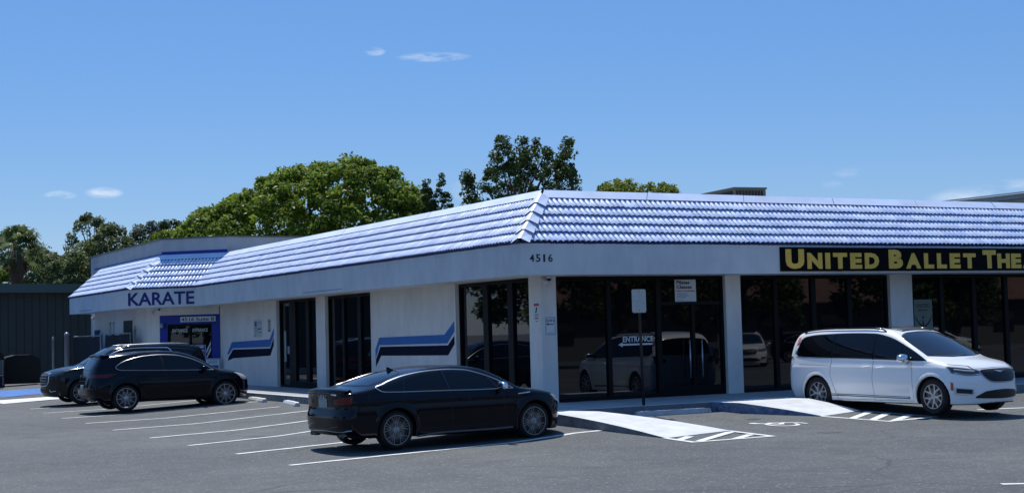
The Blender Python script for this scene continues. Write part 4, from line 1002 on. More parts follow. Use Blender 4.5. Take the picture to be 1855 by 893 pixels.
def make_wheel(parent, x, y, r, rr, style, sgn, steer=0):
    """tyre and alloy rim; sgn = side of the car (outer face points to sgn * y)"""
    wd = .235
    w_ = MB(); w_.lathe([(.001, -.02), (rr-.03, -.02), (rr-.02, -wd+.03), (rr-.06, -wd+.03)], (0, 0, 0), (0, 1, 0), 28)
    w_.lathe([(.001, .0), (rr*.62, .0), (rr*.62, -.015)], (0, -.012, 0), (0, 1, 0), 24, 1)
    hub = w_.build('wheel', [PLAST, BRAKE], parent, smooth=False)
    t = MB(); t.lathe([(rr-.005, -.015), (rr+.012, .004), ((rr+r)/2, .016), (r-.035, .008), (r-.008, -.012), (r, -.04), (r, -wd+.05), (r-.01, -wd+.02), (rr, -wd+.02)], (0, 0, 0), (0, 1, 0), 44)
    ty = t.build('tyre', [TYRE], hub, smooth=True)
    R_ = MB()
    R_.lathe([(rr-.014, -.02), (rr-.011, .006), (rr+.001, .006), (rr+.003, -.012)], (0, 0, 0), (0, 1, 0), 44)
    R_.lathe([(.001, .004), (.030, .006), (.034, -.002), (.058, -.012), (.062, -.04)], (0, 0, 0), (0, 1, 0), 18)
    def spoke(a, r0, r1, w0, w1, da=0.0, n0=-.012, n1=-.004, th=.03):
        a1 = a+da
        p0 = np.array([math.cos(a)*r0, math.sin(a)*r0]); p1 = np.array([math.cos(a1)*r1, math.sin(a1)*r1]); d = p1-p0; d /= np.linalg.norm(d); q = np.array([-d[1], d[0]])
        c = [p0-q*w0/2, p0+q*w0/2, p1+q*w1/2, p1-q*w1/2]; nn = [n0, n0, n1, n1]; i = len(R_.V)
        e = .7
        R_.V += [(c[k][0]*1, nn[k]-th, c[k][1]) for k in range(4)]
        cc = [p0-q*w0*.5*e, p0+q*w0*.5*e, p1+q*w1*.5*e, p1-q*w1*.5*e]
        R_.V += [(cc[k][0], nn[k], cc[k][1]) for k in range(4)]
        R_.F += [(i+4, i+5, i+6, i+7)]+[(i+k, i+(k+1) % 4, i+4+(k+1) % 4, i+4+k) for k in range(4)]; R_.M += [0]*5
    nS = style['n']
    for k in range(nS):
        a = 2*math.pi*k/nS+style.get('ph', .3)
        if style['kind'] == 'fork':
            for s_ in (-1, 1):
                spoke(a+s_*.30, .045, rr*.5, .012, .010, -s_*.14); spoke(a+s_*.16, rr*.48, rr-.014, .014, .012, s_*style.get('da', .20))
                spoke(a+s_*.05, rr*.42, rr-.014, .010, .010, s_*.06)
        elif style['kind'] == 'twin':
            for s_ in (-1, 1): spoke(a+s_*style.get('d0', .12), .045, rr-.014, style.get('w0', .018), style.get('w1', .014), s_*style.get('da', .1))
        elif style['kind'] == 'hex':
            for s_ in (-1, 1):
                spoke(a, .045, rr*.55, .045, .050, s_*.10); spoke(a+s_*.16, rr*.48, rr-.010, .040, .040, s_*.16)
            pass
    rim = R_.build('rim', [style['m']], hub, smooth=False)
    for o in (hub,): o.location = (x, y, r); o.rotation_euler = (0, style.get('rot', .2)+x, (0 if sgn > 0 else math.pi)+steer)
    return hub

def mirror(parent, x, y, z, sgn, m, m2, sc_=1.0):
    b = MB(); n = 14; rings = []
    prof = [(-.115, .02), (-.10, .07), (-.06, .10), (0, .115), (.06, .11), (.10, .085), (.122, .04), (.13, .005)]
    V = []; F = []
    for a, r_ in prof:
        for q in range(n):
            t = 2*math.pi*q/n; cx = math.copysign(abs(math.cos(t))**.7, math.cos(t)); cz = math.copysign(abs(math.sin(t))**.7, math.sin(t))
            V.append((cx*r_*.95*(1 if cx > 0 else .35), a, cz*r_*.68))
    for k in range(len(prof)-1):
        for q in range(n): F.append((k*n+q, k*n+(q+1) % n, (k+1)*n+(q+1) % n, (k+1)*n+q))
    F += [tuple(reversed(range(n))), tuple((len(prof)-1)*n+q for q in range(n))]
    V = np.array(V)*sc_; V[:, 1] *= 1 if sgn > 0 else -1
    o = mesh_obj('wing_mirror', V, F if sgn > 0 else [tuple(reversed(f)) for f in F], m, parent, smooth=True); o.location = (x, y*sgn, z)
    k_ = MB(); k_.tube([(.02, -.20*sgn*sc_, -.09), (.02, -.10*sgn*sc_, -.075), (.0, .0, -.05)], [.028, .024, .03], 8); k_.build('mirror_foot', [m2], o, smooth=True)
    return o

def build_car(name, label, sp, loc, rz, z=None, pitch=0):
    root = empty(name, label, 'car', (loc[0], loc[1], gzf(*loc) if z is None else z), rz)
    root.rotation_euler = (0, pitch, rz)
    c = Car(sp); V, F = c.body()
    # dark inner wheel wells and underside
    ctr = V[F].mean(1); rr = np.minimum(np.hypot(ctr[:, 0]-sp['wx'], ctr[:, 2]-sp['wr']), np.hypot(ctr[:, 0]+sp['wx'], ctr[:, 2]-sp['wr']))
    wl = (rr < sp['ra']+.003) & (np.abs(ctr[:, 1]) < c.W(ctr[:, 0])-.035) & (ctr[:, 2] < sp['wr']+sp['ra'])
    under = ctr[:, 2] < c.U(ctr[:, 0])+.018
    trim = np.zeros(len(F), bool)
    if 'cladding' in sp: trim = ctr[:, 2] < sp['cladding'](ctr[:, 0], rr)
    body = mesh_obj('body', V, F, [sp['paint'], PLAST], root, np.where(wl | under | trim, 1, 0), smooth=True)
    for sd in (1, -1):
        for w_ in sp['windows']:
            c.patch('side_window', *w_, 'side', CARGL, root, side=sd, off=.003)
        for nm, pts, m_, w, h in sp.get('side_strips', []): c.strip(nm, pts, 'side', m_, root, w, h, side=sd)
        for nm, us, lo, hi, m_ in sp.get('side_patches', []): c.patch(nm, us, lo, hi, 'side', m_, root, side=sd, off=.008, nu=24, nv=8)
        for pts in sp['seams']: c.strip('door_seam', pts, 'side', PLAST, root, .009, .0012, side=sd, smooth=False)
        for hx, hz in sp['handles']:
            P = c.lift(c.project([hx-.09, hx, hx+.09], [hz-.005, hz, hz+.005], 'side'), .022); b = MB(); P0 = c.lift(c.project([hx-.10, hx+.10], [hz-.005, hz+.005], 'side'), -.005)
            b.tube([P0[0], P[0], P[1], P[2], P0[1]], [.010, .013, .014, .013, .010], 8); b.V = [(v[0], v[1]*sd, v[2]) for v in b.V]; b.build('door_handle', [sp.get('handle_m', sp['paint'])], root, smooth=True)
        mx_, my_, mz_ = sp['mirror']; mirror(root, mx_, my_, mz_, sd, sp['mirror_m'], PLAST, sp.get('mirror_s', 1))
    c.patch('windscreen', *sp['windscreen'], 'front', WIND, root, off=.003, nv=24)
    c.patch('rear_window', *sp['rear_window'], 'rear', CARGL, root, off=.003, nv=24)
    for nm, ax, us, lo, hi, m_, off in sp['patches']:
        o = c.patch(nm, us, lo, hi, ax, m_, root, off=off, nu=36, nv=12, kind='lin' if nm in ('licence_plate',) else 'pchip')
    for nm, ax, pts, m_, w, h in sp['strips']: c.strip(nm, pts, ax, m_, root, w, h)
    for x in (sp['wx'], -sp['wx']):
        for sd in (1, -1): make_wheel(root, x, sd*(c.W(x)-.035+.0), sp['wr'], sp['rr'], sp['rim'], sd, sp.get('steer', 0) if x > 0 else 0)
    if 'extra' in sp: sp['extra'](root, c)
    return root
def mir(p): return [(-a, b) for a, b in reversed(p)]

# --- black fastback
def ex_fast(root, c):
    # roof fin aerial
    b = MB(); P = c.project([-1.02], [0], 'top')[0]; V = [(P[0]+.09, 0, P[2]-.01), (P[0]-.09, .018, P[2]-.01), (P[0]-.09, -.018, P[2]-.01), (P[0]-.10, 0, P[2]+.065), (P[0]-.06, 0, P[2]+.06)]
    mesh_obj('roof_aerial', V, [(0, 1, 3, 4), (0, 4, 3, 2), (1, 2, 3), (0, 2, 1)], PAINTK, root)
    for y in (-.62, -.50, .50, .62):
        b = MB(); b.lathe([(.036, 0), (.040, .0), (.040, .10), (.034, .10), (.032, .01), (.001, .01)], (-2.20, y, .27), (-1, 0, 0), 16); b.build('exhaust_tip', [mat('tip_dark', (.12, .12, .12), .35, metal=.8)], root, smooth=True)
    for k in range(4):
        P = c.lift(c.project([(k-1.5)*.062], [.935], 'rear'), .006)[0]; b = MB(); n = 20
        pts = [(P[0], P[1]+.038*math.cos(t*2*math.pi/n), P[2]+.038*math.sin(t*2*math.pi/n)) for t in range(n+1)]; b.tube(pts, .0045, 5, cap=False); b.build('emblem_ring', [CHROME], root, smooth=True)
fast = dict(paint=PAINTK, x0=-2.42, x1=2.32, zmax=1.39, wx=1.412, wr=.33, rr=.253, ra=.372, zm=.60, shelf=.045, tum=.50, tum2=.25, crown=.055, kt=.085, pf=.42, pr=.16, kwf=.18, kwr=.20, pfe=2.6,
    top=[(-2.6, .96), (-2.42, 1.005), (-2.25, 1.035), (-2.05, 1.065), (-1.8, 1.125), (-1.4, 1.235), (-1.0, 1.32), (-.6, 1.372), (-.2, 1.388), (.15, 1.378), (.45, 1.335), (.75, 1.235), (1.05, 1.09), (1.22, 1.005), (1.35, .965), (1.7, .91), (2.0, .84), (2.2, .765), (2.32, .69), (2.6, .6)],
    plan=[(-2.6, .84), (-2.3, .88), (-1.9, .915), (-1.4, .925), (-.6, .915), (.3, .915), (1.0, .925), (1.4, .925), (1.9, .90), (2.2, .87), (2.6, .83)],
    belt=[(-2.5, 1.0), (-1.6, 1.0), (0, .955), (1.1, .935), (2.4, .9)],
    under=[(-2.6, .40), (-2.35, .30), (-2.0, .22), (-1.2, .20), (1.2, .17), (2.1, .17), (2.35, .20)],
    nose=[(0, 2.22), (.2, 2.27), (.4, 2.30), (.6, 2.30), (.75, 2.24), (.9, 2.1), (1.4, 1.6)], tail=[(0, -2.20), (.22, -2.26), (.40, -2.385), (.55, -2.40), (.75, -2.36), (.9, -2.36), (1.0, -2.40), (1.06, -2.38), (1.2, -2.2), (1.4, -2.0)],
    crease=(.83, .014), scoop=.016, zscoop=.44,
    windows=[((-1.72, .93), [(-1.72, 1.055), (-1.60, 1.00), (-1.35, .985), (-.5, .97), (.3, .955), (.93, .945)], [(-1.72, 1.062), (-1.45, 1.15), (-1.1, 1.235), (-.7, 1.285), (-.3, 1.30), (.05, 1.283), (.4, 1.20), (.7, 1.08), (.93, .95)])],
    side_strips=[('window_trim', [(.98, .94), (.3, .943), (-.5, .958), (-1.35, .972), (-1.64, .985), (-1.76, 1.055), (-1.62, 1.105), (-1.45, 1.163), (-1.1, 1.248), (-.7, 1.298), (-.3, 1.314), (.05, 1.297), (.4, 1.213), (.7, 1.093), (.98, .94)], SATIN, .017, .007),
                 ('pillar', [(-.36, .965), (-.42, 1.29)], CARGL, .075, .005), ('pillar', [(-1.27, .98), (-1.22, 1.20)], CARGL, .028, .005), ('pillar', [(.66, .955), (.50, 1.155)], PLAST, .02, .005),
                 ('sill_trim', [(.95, .245), (.5, .235), (-.4, .235), (-1.0, .20)], mat('sill_dull', (.10, .105, .10), .4), .035, .008),
                 ('wing_badge', [(1.06, .835), (1.33, .855)], CHROME, .016, .006)],
    seams=[[(-.32, .955), (-.33, .8), (-.30, .35)], [(-1.22, .98), (-1.30, .85), (-1.10, .66), (-.98, .45), (-.95, .33)], [(.72, .95), (.76, .8), (.80, .35)], [(-.95, .33), (.80, .33)], [(1.15, .93), (1.3, .935), (1.75, .86)], [(-1.9, .98), (-2.0, .7)]],
    handles=[(-.95, .815), (-.05, .80)], mirror=(.66, .99, .99), mirror_m=CHROME, mirror_s=1.0,
    windscreen=((-.66, .66), [(-.66, 1.0), (-.3, .985), (0, .98), (.3, .985), (.66, 1.0)], [(-.66, 1.03), (-.60, 1.23), (-.53, 1.27), (-.3, 1.31), (0, 1.325), (.3, 1.31), (.53, 1.27), (.60, 1.23), (.66, 1.03)]),
    rear_window=((-.62, .62), [(-.62, 1.09), (-.3, 1.085), (0, 1.085), (.3, 1.085), (.62, 1.09)], [(-.62, 1.11), (-.55, 1.24), (-.46, 1.28), (-.2, 1.31), (0, 1.315), (.2, 1.31), (.46, 1.28), (.55, 1.24), (.62, 1.11)]),
    patches=[('tail_lamp', 'rear', (.42, .84), [(.42, .80), (.6, .785), (.84, .80)], [(.42, .86), (.6, .895), (.84, .93)], RED, .008), ('tail_lamp', 'rear', (-.84, -.42), mir([(.42, .80), (.6, .785), (.84, .80)]), mir([(.42, .86), (.6, .895), (.84, .93)]), RED, .008),
             ('headlight', 'front', (.50, .86), [(.50, .64), (.7, .66), (.86, .70)], [(.50, .70), (.7, .755), (.86, .80)], LAMP, .008), ('headlight', 'front', (-.86, -.50), mir([(.50, .64), (.7, .66), (.86, .70)]), mir([(.50, .70), (.7, .755), (.86, .80)]), LAMP, .008),
             ('grille', 'front', (-.46, .46), [(-.46, .50), (-.3, .36), (0, .35), (.3, .36), (.46, .50)], [(-.46, .58), (-.38, .68), (0, .69), (.38, .68), (.46, .58)], PLAST, .010),
             ('licence_plate', 'rear', (-.155, .155), [(-.155, .73), (.155, .73)], [(-.155, .885), (.155, .885)], PLATE, .012),
             ('rear_diffuser', 'rear', (-.70, .70), [(-.70, .31), (0, .28), (.70, .31)], [(-.70, .36), (0, .40), (.70, .36)], PLAST, .01)],
    strips=[('spoiler_lip', 'rear', [(-.72, .985), (-.4, 1.005), (0, 1.01), (.4, 1.005), (.72, .985)], PAINTK, .035, .045), ('bumper_trim', 'rear', [(-.84, .36), (-.55, .33), (0, .345), (.55, .33), (.84, .36)], SATIN, .022, .012),
            ('boot_badge', 'rear', [(-.52, .955), (-.36, .957)], CHROME, .026, .006), ('boot_seam', 'rear', [(-.80, .78), (-.6, .70), (-.2, .69), (.2, .69), (.6, .70), (.80, .78)], PLAST, .01, .001)],
    rim=dict(kind='fork', n=5, m=mat('rim_grey', (.30, .31, .33), .35, metal=.8), ph=.3, da=.20), extra=ex_fast)
car_a = build_car('fastback_car', 'black fastback car with chrome window line and chrome mirror, nearest the camera', fast, (-3.5, -3.2), R(4.5))

# --- black hatchback SUV
def ex_suv(root, c):
    for y in (-.55, -.42, .42, .55):
        b = MB(); b.lathe([(.04, 0), (.046, .0), (.046, .12), (.038, .12), (.036, .01), (.001, .01)], (-2.14, y, .335), (-1, 0, 0), 14); b.build('exhaust_tip', [mat('tip_dark', (.12, .12, .12), .35, metal=.8)], root, smooth=True)
suv = dict(paint=PAINTK, x0=-2.40, x1=2.33, zmax=1.63, wx=1.403, wr=.365, rr=.272, ra=.405, zm=.70, shelf=.05, tum=.42, tum2=.22, crown=.06, kt=.11, pf=.46, pr=.22, kwf=.20, kwr=.12, pfe=2.6, flare=.03,
    top=[(-2.6, 1.0), (-2.3, 1.25), (-2.18, 1.40), (-2.08, 1.475), (-1.8, 1.53), (-1.3, 1.59), (-.8, 1.622), (-.35, 1.625), (.1, 1.60), (.45, 1.53), (.8, 1.39), (1.1, 1.23), (1.28, 1.12), (1.4, 1.075), (1.7, 1.03), (2.0, .955), (2.2, .865), (2.35, .76), (2.6, .6)],
    plan=[(-2.6, .84), (-2.3, .90), (-1.9, .945), (-1.4, .96), (-.6, .935), (.3, .935), (1.0, .955), (1.4, .965), (1.9, .935), (2.2, .89), (2.6, .83)],
    belt=[(-2.5, 1.15), (-1.6, 1.13), (0, 1.08), (1.1, 1.05), (2.4, 1.0)],
    under=[(-2.6, .48), (-2.3, .38), (-2.0, .28), (-1.2, .25), (1.2, .23), (2.0, .24), (2.35, .30)],
    nose=[(0, 2.18), (.25, 2.24), (.45, 2.30), (.65, 2.30), (.8, 2.26), (.95, 2.12), (1.6, 1.6)], tail=[(0, -2.1), (.3, -2.22), (.45, -2.36), (.62, -2.38), (.85, -2.34), (1.05, -2.28), (1.2, -2.22), (1.4, -2.10), (1.5, -2.06), (1.7, -1.9)],
    crease=(.95, .012), scoop=.012, zscoop=.5, gin=lambda x: .10*np.clip(-x-1.0, 0, 2)**1.5,
    windows=[((-1.62, 1.02), [(-1.62, 1.185), (-1.52, 1.14), (-1.2, 1.12), (-.4, 1.095), (.4, 1.075), (1.02, 1.06)], [(-1.62, 1.195), (-1.45, 1.31), (-1.15, 1.42), (-.8, 1.475), (-.4, 1.495), (0, 1.475), (.4, 1.385), (.75, 1.235), (1.02, 1.065)])],
    side_strips=[('window_trim', [(1.08, 1.05), (.4, 1.063), (-.4, 1.083), (-1.2, 1.108), (-1.56, 1.125), (-1.66, 1.19), (-1.49, 1.325), (-1.15, 1.435), (-.8, 1.49), (-.4, 1.51), (0, 1.49), (.4, 1.40), (.75, 1.25), (1.08, 1.05)], SATIN, .016, .007),
                 ('pillar', [(-.32, 1.09), (-.40, 1.48)], PLAST, .085, .005), ('pillar', [(-1.2, 1.12), (-1.12, 1.41)], PLAST, .04, .005)],
    seams=[[(-.28, 1.08), (-.30, .8), (-.26, .40)], [(-1.18, 1.1), (-1.26, .95), (-1.05, .7), (-.93, .42)], [(.80, 1.06), (.84, .9), (.86, .40)], [(-.93, .38), (.86, .38)]],
    handles=[(-.92, .94), (-.02, .92)], handle_m=PAINTK, mirror=(.72, 1.02, 1.10), mirror_m=PAINTK, mirror_s=1.0,
    windscreen=((-.68, .68), [(-.68, 1.12), (0, 1.10), (.68, 1.12)], [(-.68, 1.15), (-.62, 1.42), (-.54, 1.48), (0, 1.54), (.54, 1.48), (.62, 1.42), (.68, 1.15)]),
    rear_window=((-.60, .60), [(-.60, 1.16), (0, 1.13), (.60, 1.16)], [(-.60, 1.20), (-.54, 1.36), (-.45, 1.39), (0, 1.42), (.45, 1.39), (.54, 1.36), (.60, 1.20)]),
    patches=[('tail_lamp', 'rear', (.40, .90), [(.40, .935), (.6, .925), (.90, .93)], [(.40, .965), (.6, .99), (.90, 1.03)], RED, .008), ('tail_lamp', 'rear', (-.90, -.40), mir([(.40, .935), (.6, .925), (.90, .93)]), mir([(.40, .965), (.6, .99), (.90, 1.03)]), RED, .008),
             ('headlight', 'front', (.52, .88), [(.52, .78), (.7, .74), (.88, .78)], [(.52, .84), (.7, .92), (.88, .95)], LAMP, .010), ('headlight', 'front', (-.88, -.52), mir([(.52, .78), (.7, .74), (.88, .78)]), mir([(.52, .84), (.7, .92), (.88, .95)]), LAMP, .010),
             ('grille', 'front', (-.50, .50), [(-.5, .42), (0, .38), (.5, .42)], [(-.5, .58), (0, .60), (.5, .58)], PLAST, .01),
             ('licence_plate', 'rear', (-.155, .155), [(-.155, .60), (.155, .60)], [(-.155, .74), (.155, .74)], PLATE, .012),
             ('side_marker', 'side_', (0, 1), [], [], AMBER, 0)][:-1],
    strips=[('roof_spoiler', 'rear', [(-.60, 1.475), (-.3, 1.50), (0, 1.505), (.3, 1.50), (.60, 1.475)], PAINTK, .04, .07), ('rear_seam', 'rear', [(-.85, .85), (0, .84), (.85, .85)], PLAST, .012, .001), ('lamp_bridge', 'rear', [(-.42, .955), (.42, .955)], PLAST, .02, .004), ('bumper_trim', 'rear', [(-.80, .45), (0, .43), (.80, .45)], PLAST, .05, .012)],
    rim=dict(kind='twin', n=5, m=ALLOYW, ph=.25, d0=.16, da=.16, w0=.013, w1=.015), extra=ex_suv)
car_p = build_car('hatchback_suv', 'black rounded hatchback SUV with silver window line and bright spoked wheels', suv, (-3.87, 13.9), R(1.3))

# --- dark SUV, nose out
def ex_big(root, c):
    for sd in (-1, 1):
        b = MB(); pts = [c.project([x], [.66*sd], 'top')[0]+np.array([0, 0, .045]) for x in np.linspace(-1.9, .15, 9)]; pts = [pts[0]-np.array([.08, 0, .05])]+pts+[pts[-1]+np.array([.1, 0, -.06])]
        b.tube(pts, .016, 8); b.build('roof_rail', [SATIN], root, smooth=True)
    for z in (.66, .74, .82, .90):
        c.strip('grille_bar', [(-.46+.05*abs(z-.78), z), (.46-.05*abs(z-.78), z)], 'front', SATIN, root, .018, .018)
    b = MB(); P = c.lift(c.project([0], [.80], 'front'), .03)[0]; b.box(W0, P[0]-.02, P[0]+.02, -.10, .10, P[2]-.02, P[2]+.02); b.box(W0, P[0]-.02, P[0]+.022, -.035, .035, P[2]-.045, P[2]+.045); b.build('emblem', [CHROME], root)
big = dict(paint=PAINTG, x0=-2.64, x1=2.56, zmax=1.80, wx=1.535, wr=.375, rr=.262, ra=.415, zm=.72, shelf=.05, tum=.34, tum2=.16, crown=.05, kt=.09, pf=.40, pr=.20, kwf=.16, kwr=.08, pfe=3.0, flare=.025,
    top=[(-2.8, 1.2), (-2.58, 1.35), (-2.48, 1.55), (-2.38, 1.68), (-2.0, 1.75), (-1.2, 1.79), (-.4, 1.795), (.1, 1.775), (.5, 1.70), (.8, 1.56), (1.15, 1.36), (1.38, 1.225), (1.5, 1.185), (1.8, 1.15), (2.15, 1.09), (2.4, 1.0), (2.55, .9), (2.8, .7)],
    plan=[(-2.8, .90), (-2.4, .95), (-1.9, .985), (-1.4, .995), (-.6, .98), (.3, .98), (1.0, .99), (1.5, .998), (2.0, .965), (2.4, .92), (2.8, .88)],
    belt=[(-2.6, 1.20), (-1.6, 1.19), (0, 1.14), (1.3, 1.12), (2.6, 1.05)],
    under=[(-2.8, .45), (-2.5, .36), (-2.1, .27), (1.2, .25), (2.2, .24), (2.55, .26)],
    nose=[(0, 2.42), (.25, 2.46), (.45, 2.53), (.8, 2.53), (.95, 2.50), (1.08, 2.42), (1.3, 2.2), (1.9, 1.7)], tail=[(0, -2.4), (.3, -2.5), (.5, -2.61), (.75, -2.62), (1.1, -2.58), (1.4, -2.50), (1.65, -2.38), (1.9, -2.2)],
    crease=(1.0, .012), scoop=.012, zscoop=.5,
    windows=[((-2.28, 1.22), [(-2.28, 1.26), (-2.1, 1.215), (-1.2, 1.19), (0, 1.155), (1.22, 1.125)], [(-2.28, 1.28), (-2.18, 1.50), (-2.02, 1.59), (-1.2, 1.655), (-.4, 1.665), (.1, 1.64), (.5, 1.53), (.85, 1.35), (1.22, 1.13)])],
    side_strips=[('window_trim', [(1.27, 1.112), (0, 1.142), (-1.2, 1.175), (-1.60, 1.19)], CHROME, .018, .007), ('window_trim', [(1.27, 1.112), (.85, 1.365), (.5, 1.545), (.1, 1.655), (-.4, 1.68), (-1.0, 1.672), (-1.22, 1.66), (-1.40, 1.45), (-1.58, 1.20)], CHROME, .03, .007),
                 ('pillar', [(-.34, 1.15), (-.42, 1.65)], PLAST, .085, .005), ('pillar', [(.55, 1.14), (.5, 1.5)], PLAST, .03, .004), ('pillar', [(-1.48, 1.19), (-1.30, 1.62)], PLAST, .10, .005), ('lower_moulding', [(.95, .36), (0, .35), (-.95, .36)], CHROME, .025, .01)],
    seams=[[(-.30, 1.15), (-.32, .8), (-.28, .40)], [(-1.42, 1.17), (-1.46, 1.0), (-1.15, .7), (-1.05, .42)], [(.88, 1.13), (.92, .9), (.94, .40)], [(-1.05, .38), (.94, .38)], [(1.35, 1.12), (2.2, 1.03)]],
    handles=[(-1.0, 1.0), (0, .98)], handle_m=CHROME, mirror=(.80, 1.09, 1.17), mirror_m=PAINTG, mirror_s=1.15,
    windscreen=((-.78, .78), [(-.78, 1.23), (0, 1.20), (.78, 1.23)], [(-.78, 1.26), (-.70, 1.58), (-.62, 1.64), (0, 1.70), (.62, 1.64), (.70, 1.58), (.78, 1.26)]),
    rear_window=((-.72, .72), [(-.72, 1.22), (0, 1.20), (.72, 1.22)], [(-.72, 1.25), (-.66, 1.55), (-.58, 1.59), (0, 1.62), (.58, 1.59), (.66, 1.55), (.72, 1.25)]),
    patches=[('tail_lamp', 'rear', (.55, .96), [(.55, 1.0), (.96, .98)], [(.55, 1.10), (.96, 1.18)], RED, .010), ('tail_lamp', 'rear', (-.96, -.55), mir([(.55, 1.0), (.96, .98)]), mir([(.55, 1.10), (.96, 1.18)]), RED, .010),
             ('headlight', 'front', (.50, .93), [(.50, .88), (.7, .87), (.93, .93)], [(.50, .96), (.7, .985), (.93, 1.03)], LAMPD, .010), ('headlight', 'front', (-.93, -.50), mir([(.50, .88), (.7, .87), (.93, .93)]), mir([(.50, .96), (.7, .985), (.93, 1.03)]), LAMPD, .010),
             ('grille', 'front', (-.50, .50), [(-.50, .74), (-.42, .60), (0, .585), (.42, .60), (.50, .74)], [(-.50, .86), (-.44, .955), (0, .965), (.44, .955), (.50, .86)], PLAST, .006),
             ('fog_lamp', 'front', (.60, .84), [(.60, .44), (.84, .50)], [(.60, .50), (.84, .60)], PLAST, .008), ('fog_lamp', 'front', (-.84, -.60), mir([(.60, .44), (.84, .50)]), mir([(.60, .50), (.84, .60)]), PLAST, .008),
             ('lower_grille', 'front', (-.55, .55), [(-.55, .38), (0, .36), (.55, .38)], [(-.55, .48), (0, .50), (.55, .48)], PLAST, .006)],
    strips=[('grille_frame', 'front', [(-.44, .59), (-.54, .74), (-.54, .86), (-.47, .97), (0, .985), (.47, .97), (.54, .86), (.54, .74), (.44, .59)], CHROME, .028, .014), ('grille_frame', 'front', [(-.44, .59), (0, .57), (.44, .59)], CHROME, .028, .014),
            ('fog_trim', 'front', [(.58, .46), (.62, .40), (.80, .43)], CHROME, .022, .012), ('fog_trim', 'front', [(-.58, .46), (-.62, .40), (-.80, .43)], CHROME, .022, .012)],
    rim=dict(kind='twin', n=6, m=ALLOYW, ph=.1, d0=.10, da=.08, w0=.026, w1=.024), extra=ex_big)
car_t = build_car('dark_suv', 'large dark SUV parked nose out with chrome edged grille, farthest car on the left', big, (-3.65, 19.9), R(181))

# --- white minivan, nose out
def ex_van(root, c):
    b = MB(); P = c.lift(c.project([0], [.845], 'front'), .026)[0]
    x = P[0]
    for sd in (-1, 1):
        b.quad([(x, 0, .862), (x-.004, sd*.06, .868), (x-.035, sd*.20, .875), (x-.025, sd*.12, .852), (x-.002, sd*.05, .836), (x, 0, .830)] if sd > 0 else [(x, 0, .830), (x-.002, sd*.05, .836), (x-.025, sd*.12, .852), (x-.035, sd*.20, .875), (x-.004, sd*.06, .868), (x, 0, .862)])
    b.build('wing_emblem', [CHROME], root, recalc=False)
    for sd in (-1, 1):
        b = MB(); pts = [c.project([xx], [.68*sd], 'top')[0]+np.array([0, 0, .04]) for xx in np.linspace(-2.05, .1, 10)]; pts = [pts[0]-np.array([.08, 0, .05])]+pts+[pts[-1]+np.array([.1, 0, -.06])]
        b.tube(pts, .017, 8); b.build('roof_rail', [mat('gloss_black', (.004, .004, .005), .12)], root, smooth=True)
    c.patch('sunroof', (-1.45, .10), [(-1.45, -.52), (.10, -.52)], [(-1.45, .52), (.10, .52)], 'top', CARGL, root, off=.004, nu=30, nv=16, kind='lin')
    c.patch('roof_hatch', (.12, .42), [(.12, -.50), (.42, -.46)], [(.12, .50), (.42, .46)], 'top', PLAST, root, off=.012, nu=10, nv=12, kind='lin')
    c.patch('pink_sticker', (-2.28, -2.20), [(-2.28, -.80), (-2.20, -.80)], [(-2.28, -.72), (-2.20, -.72)], 'top', mat('pink_sticker', (.6, .22, .18), .5), root, off=.003, nu=4, nv=4, kind='lin')
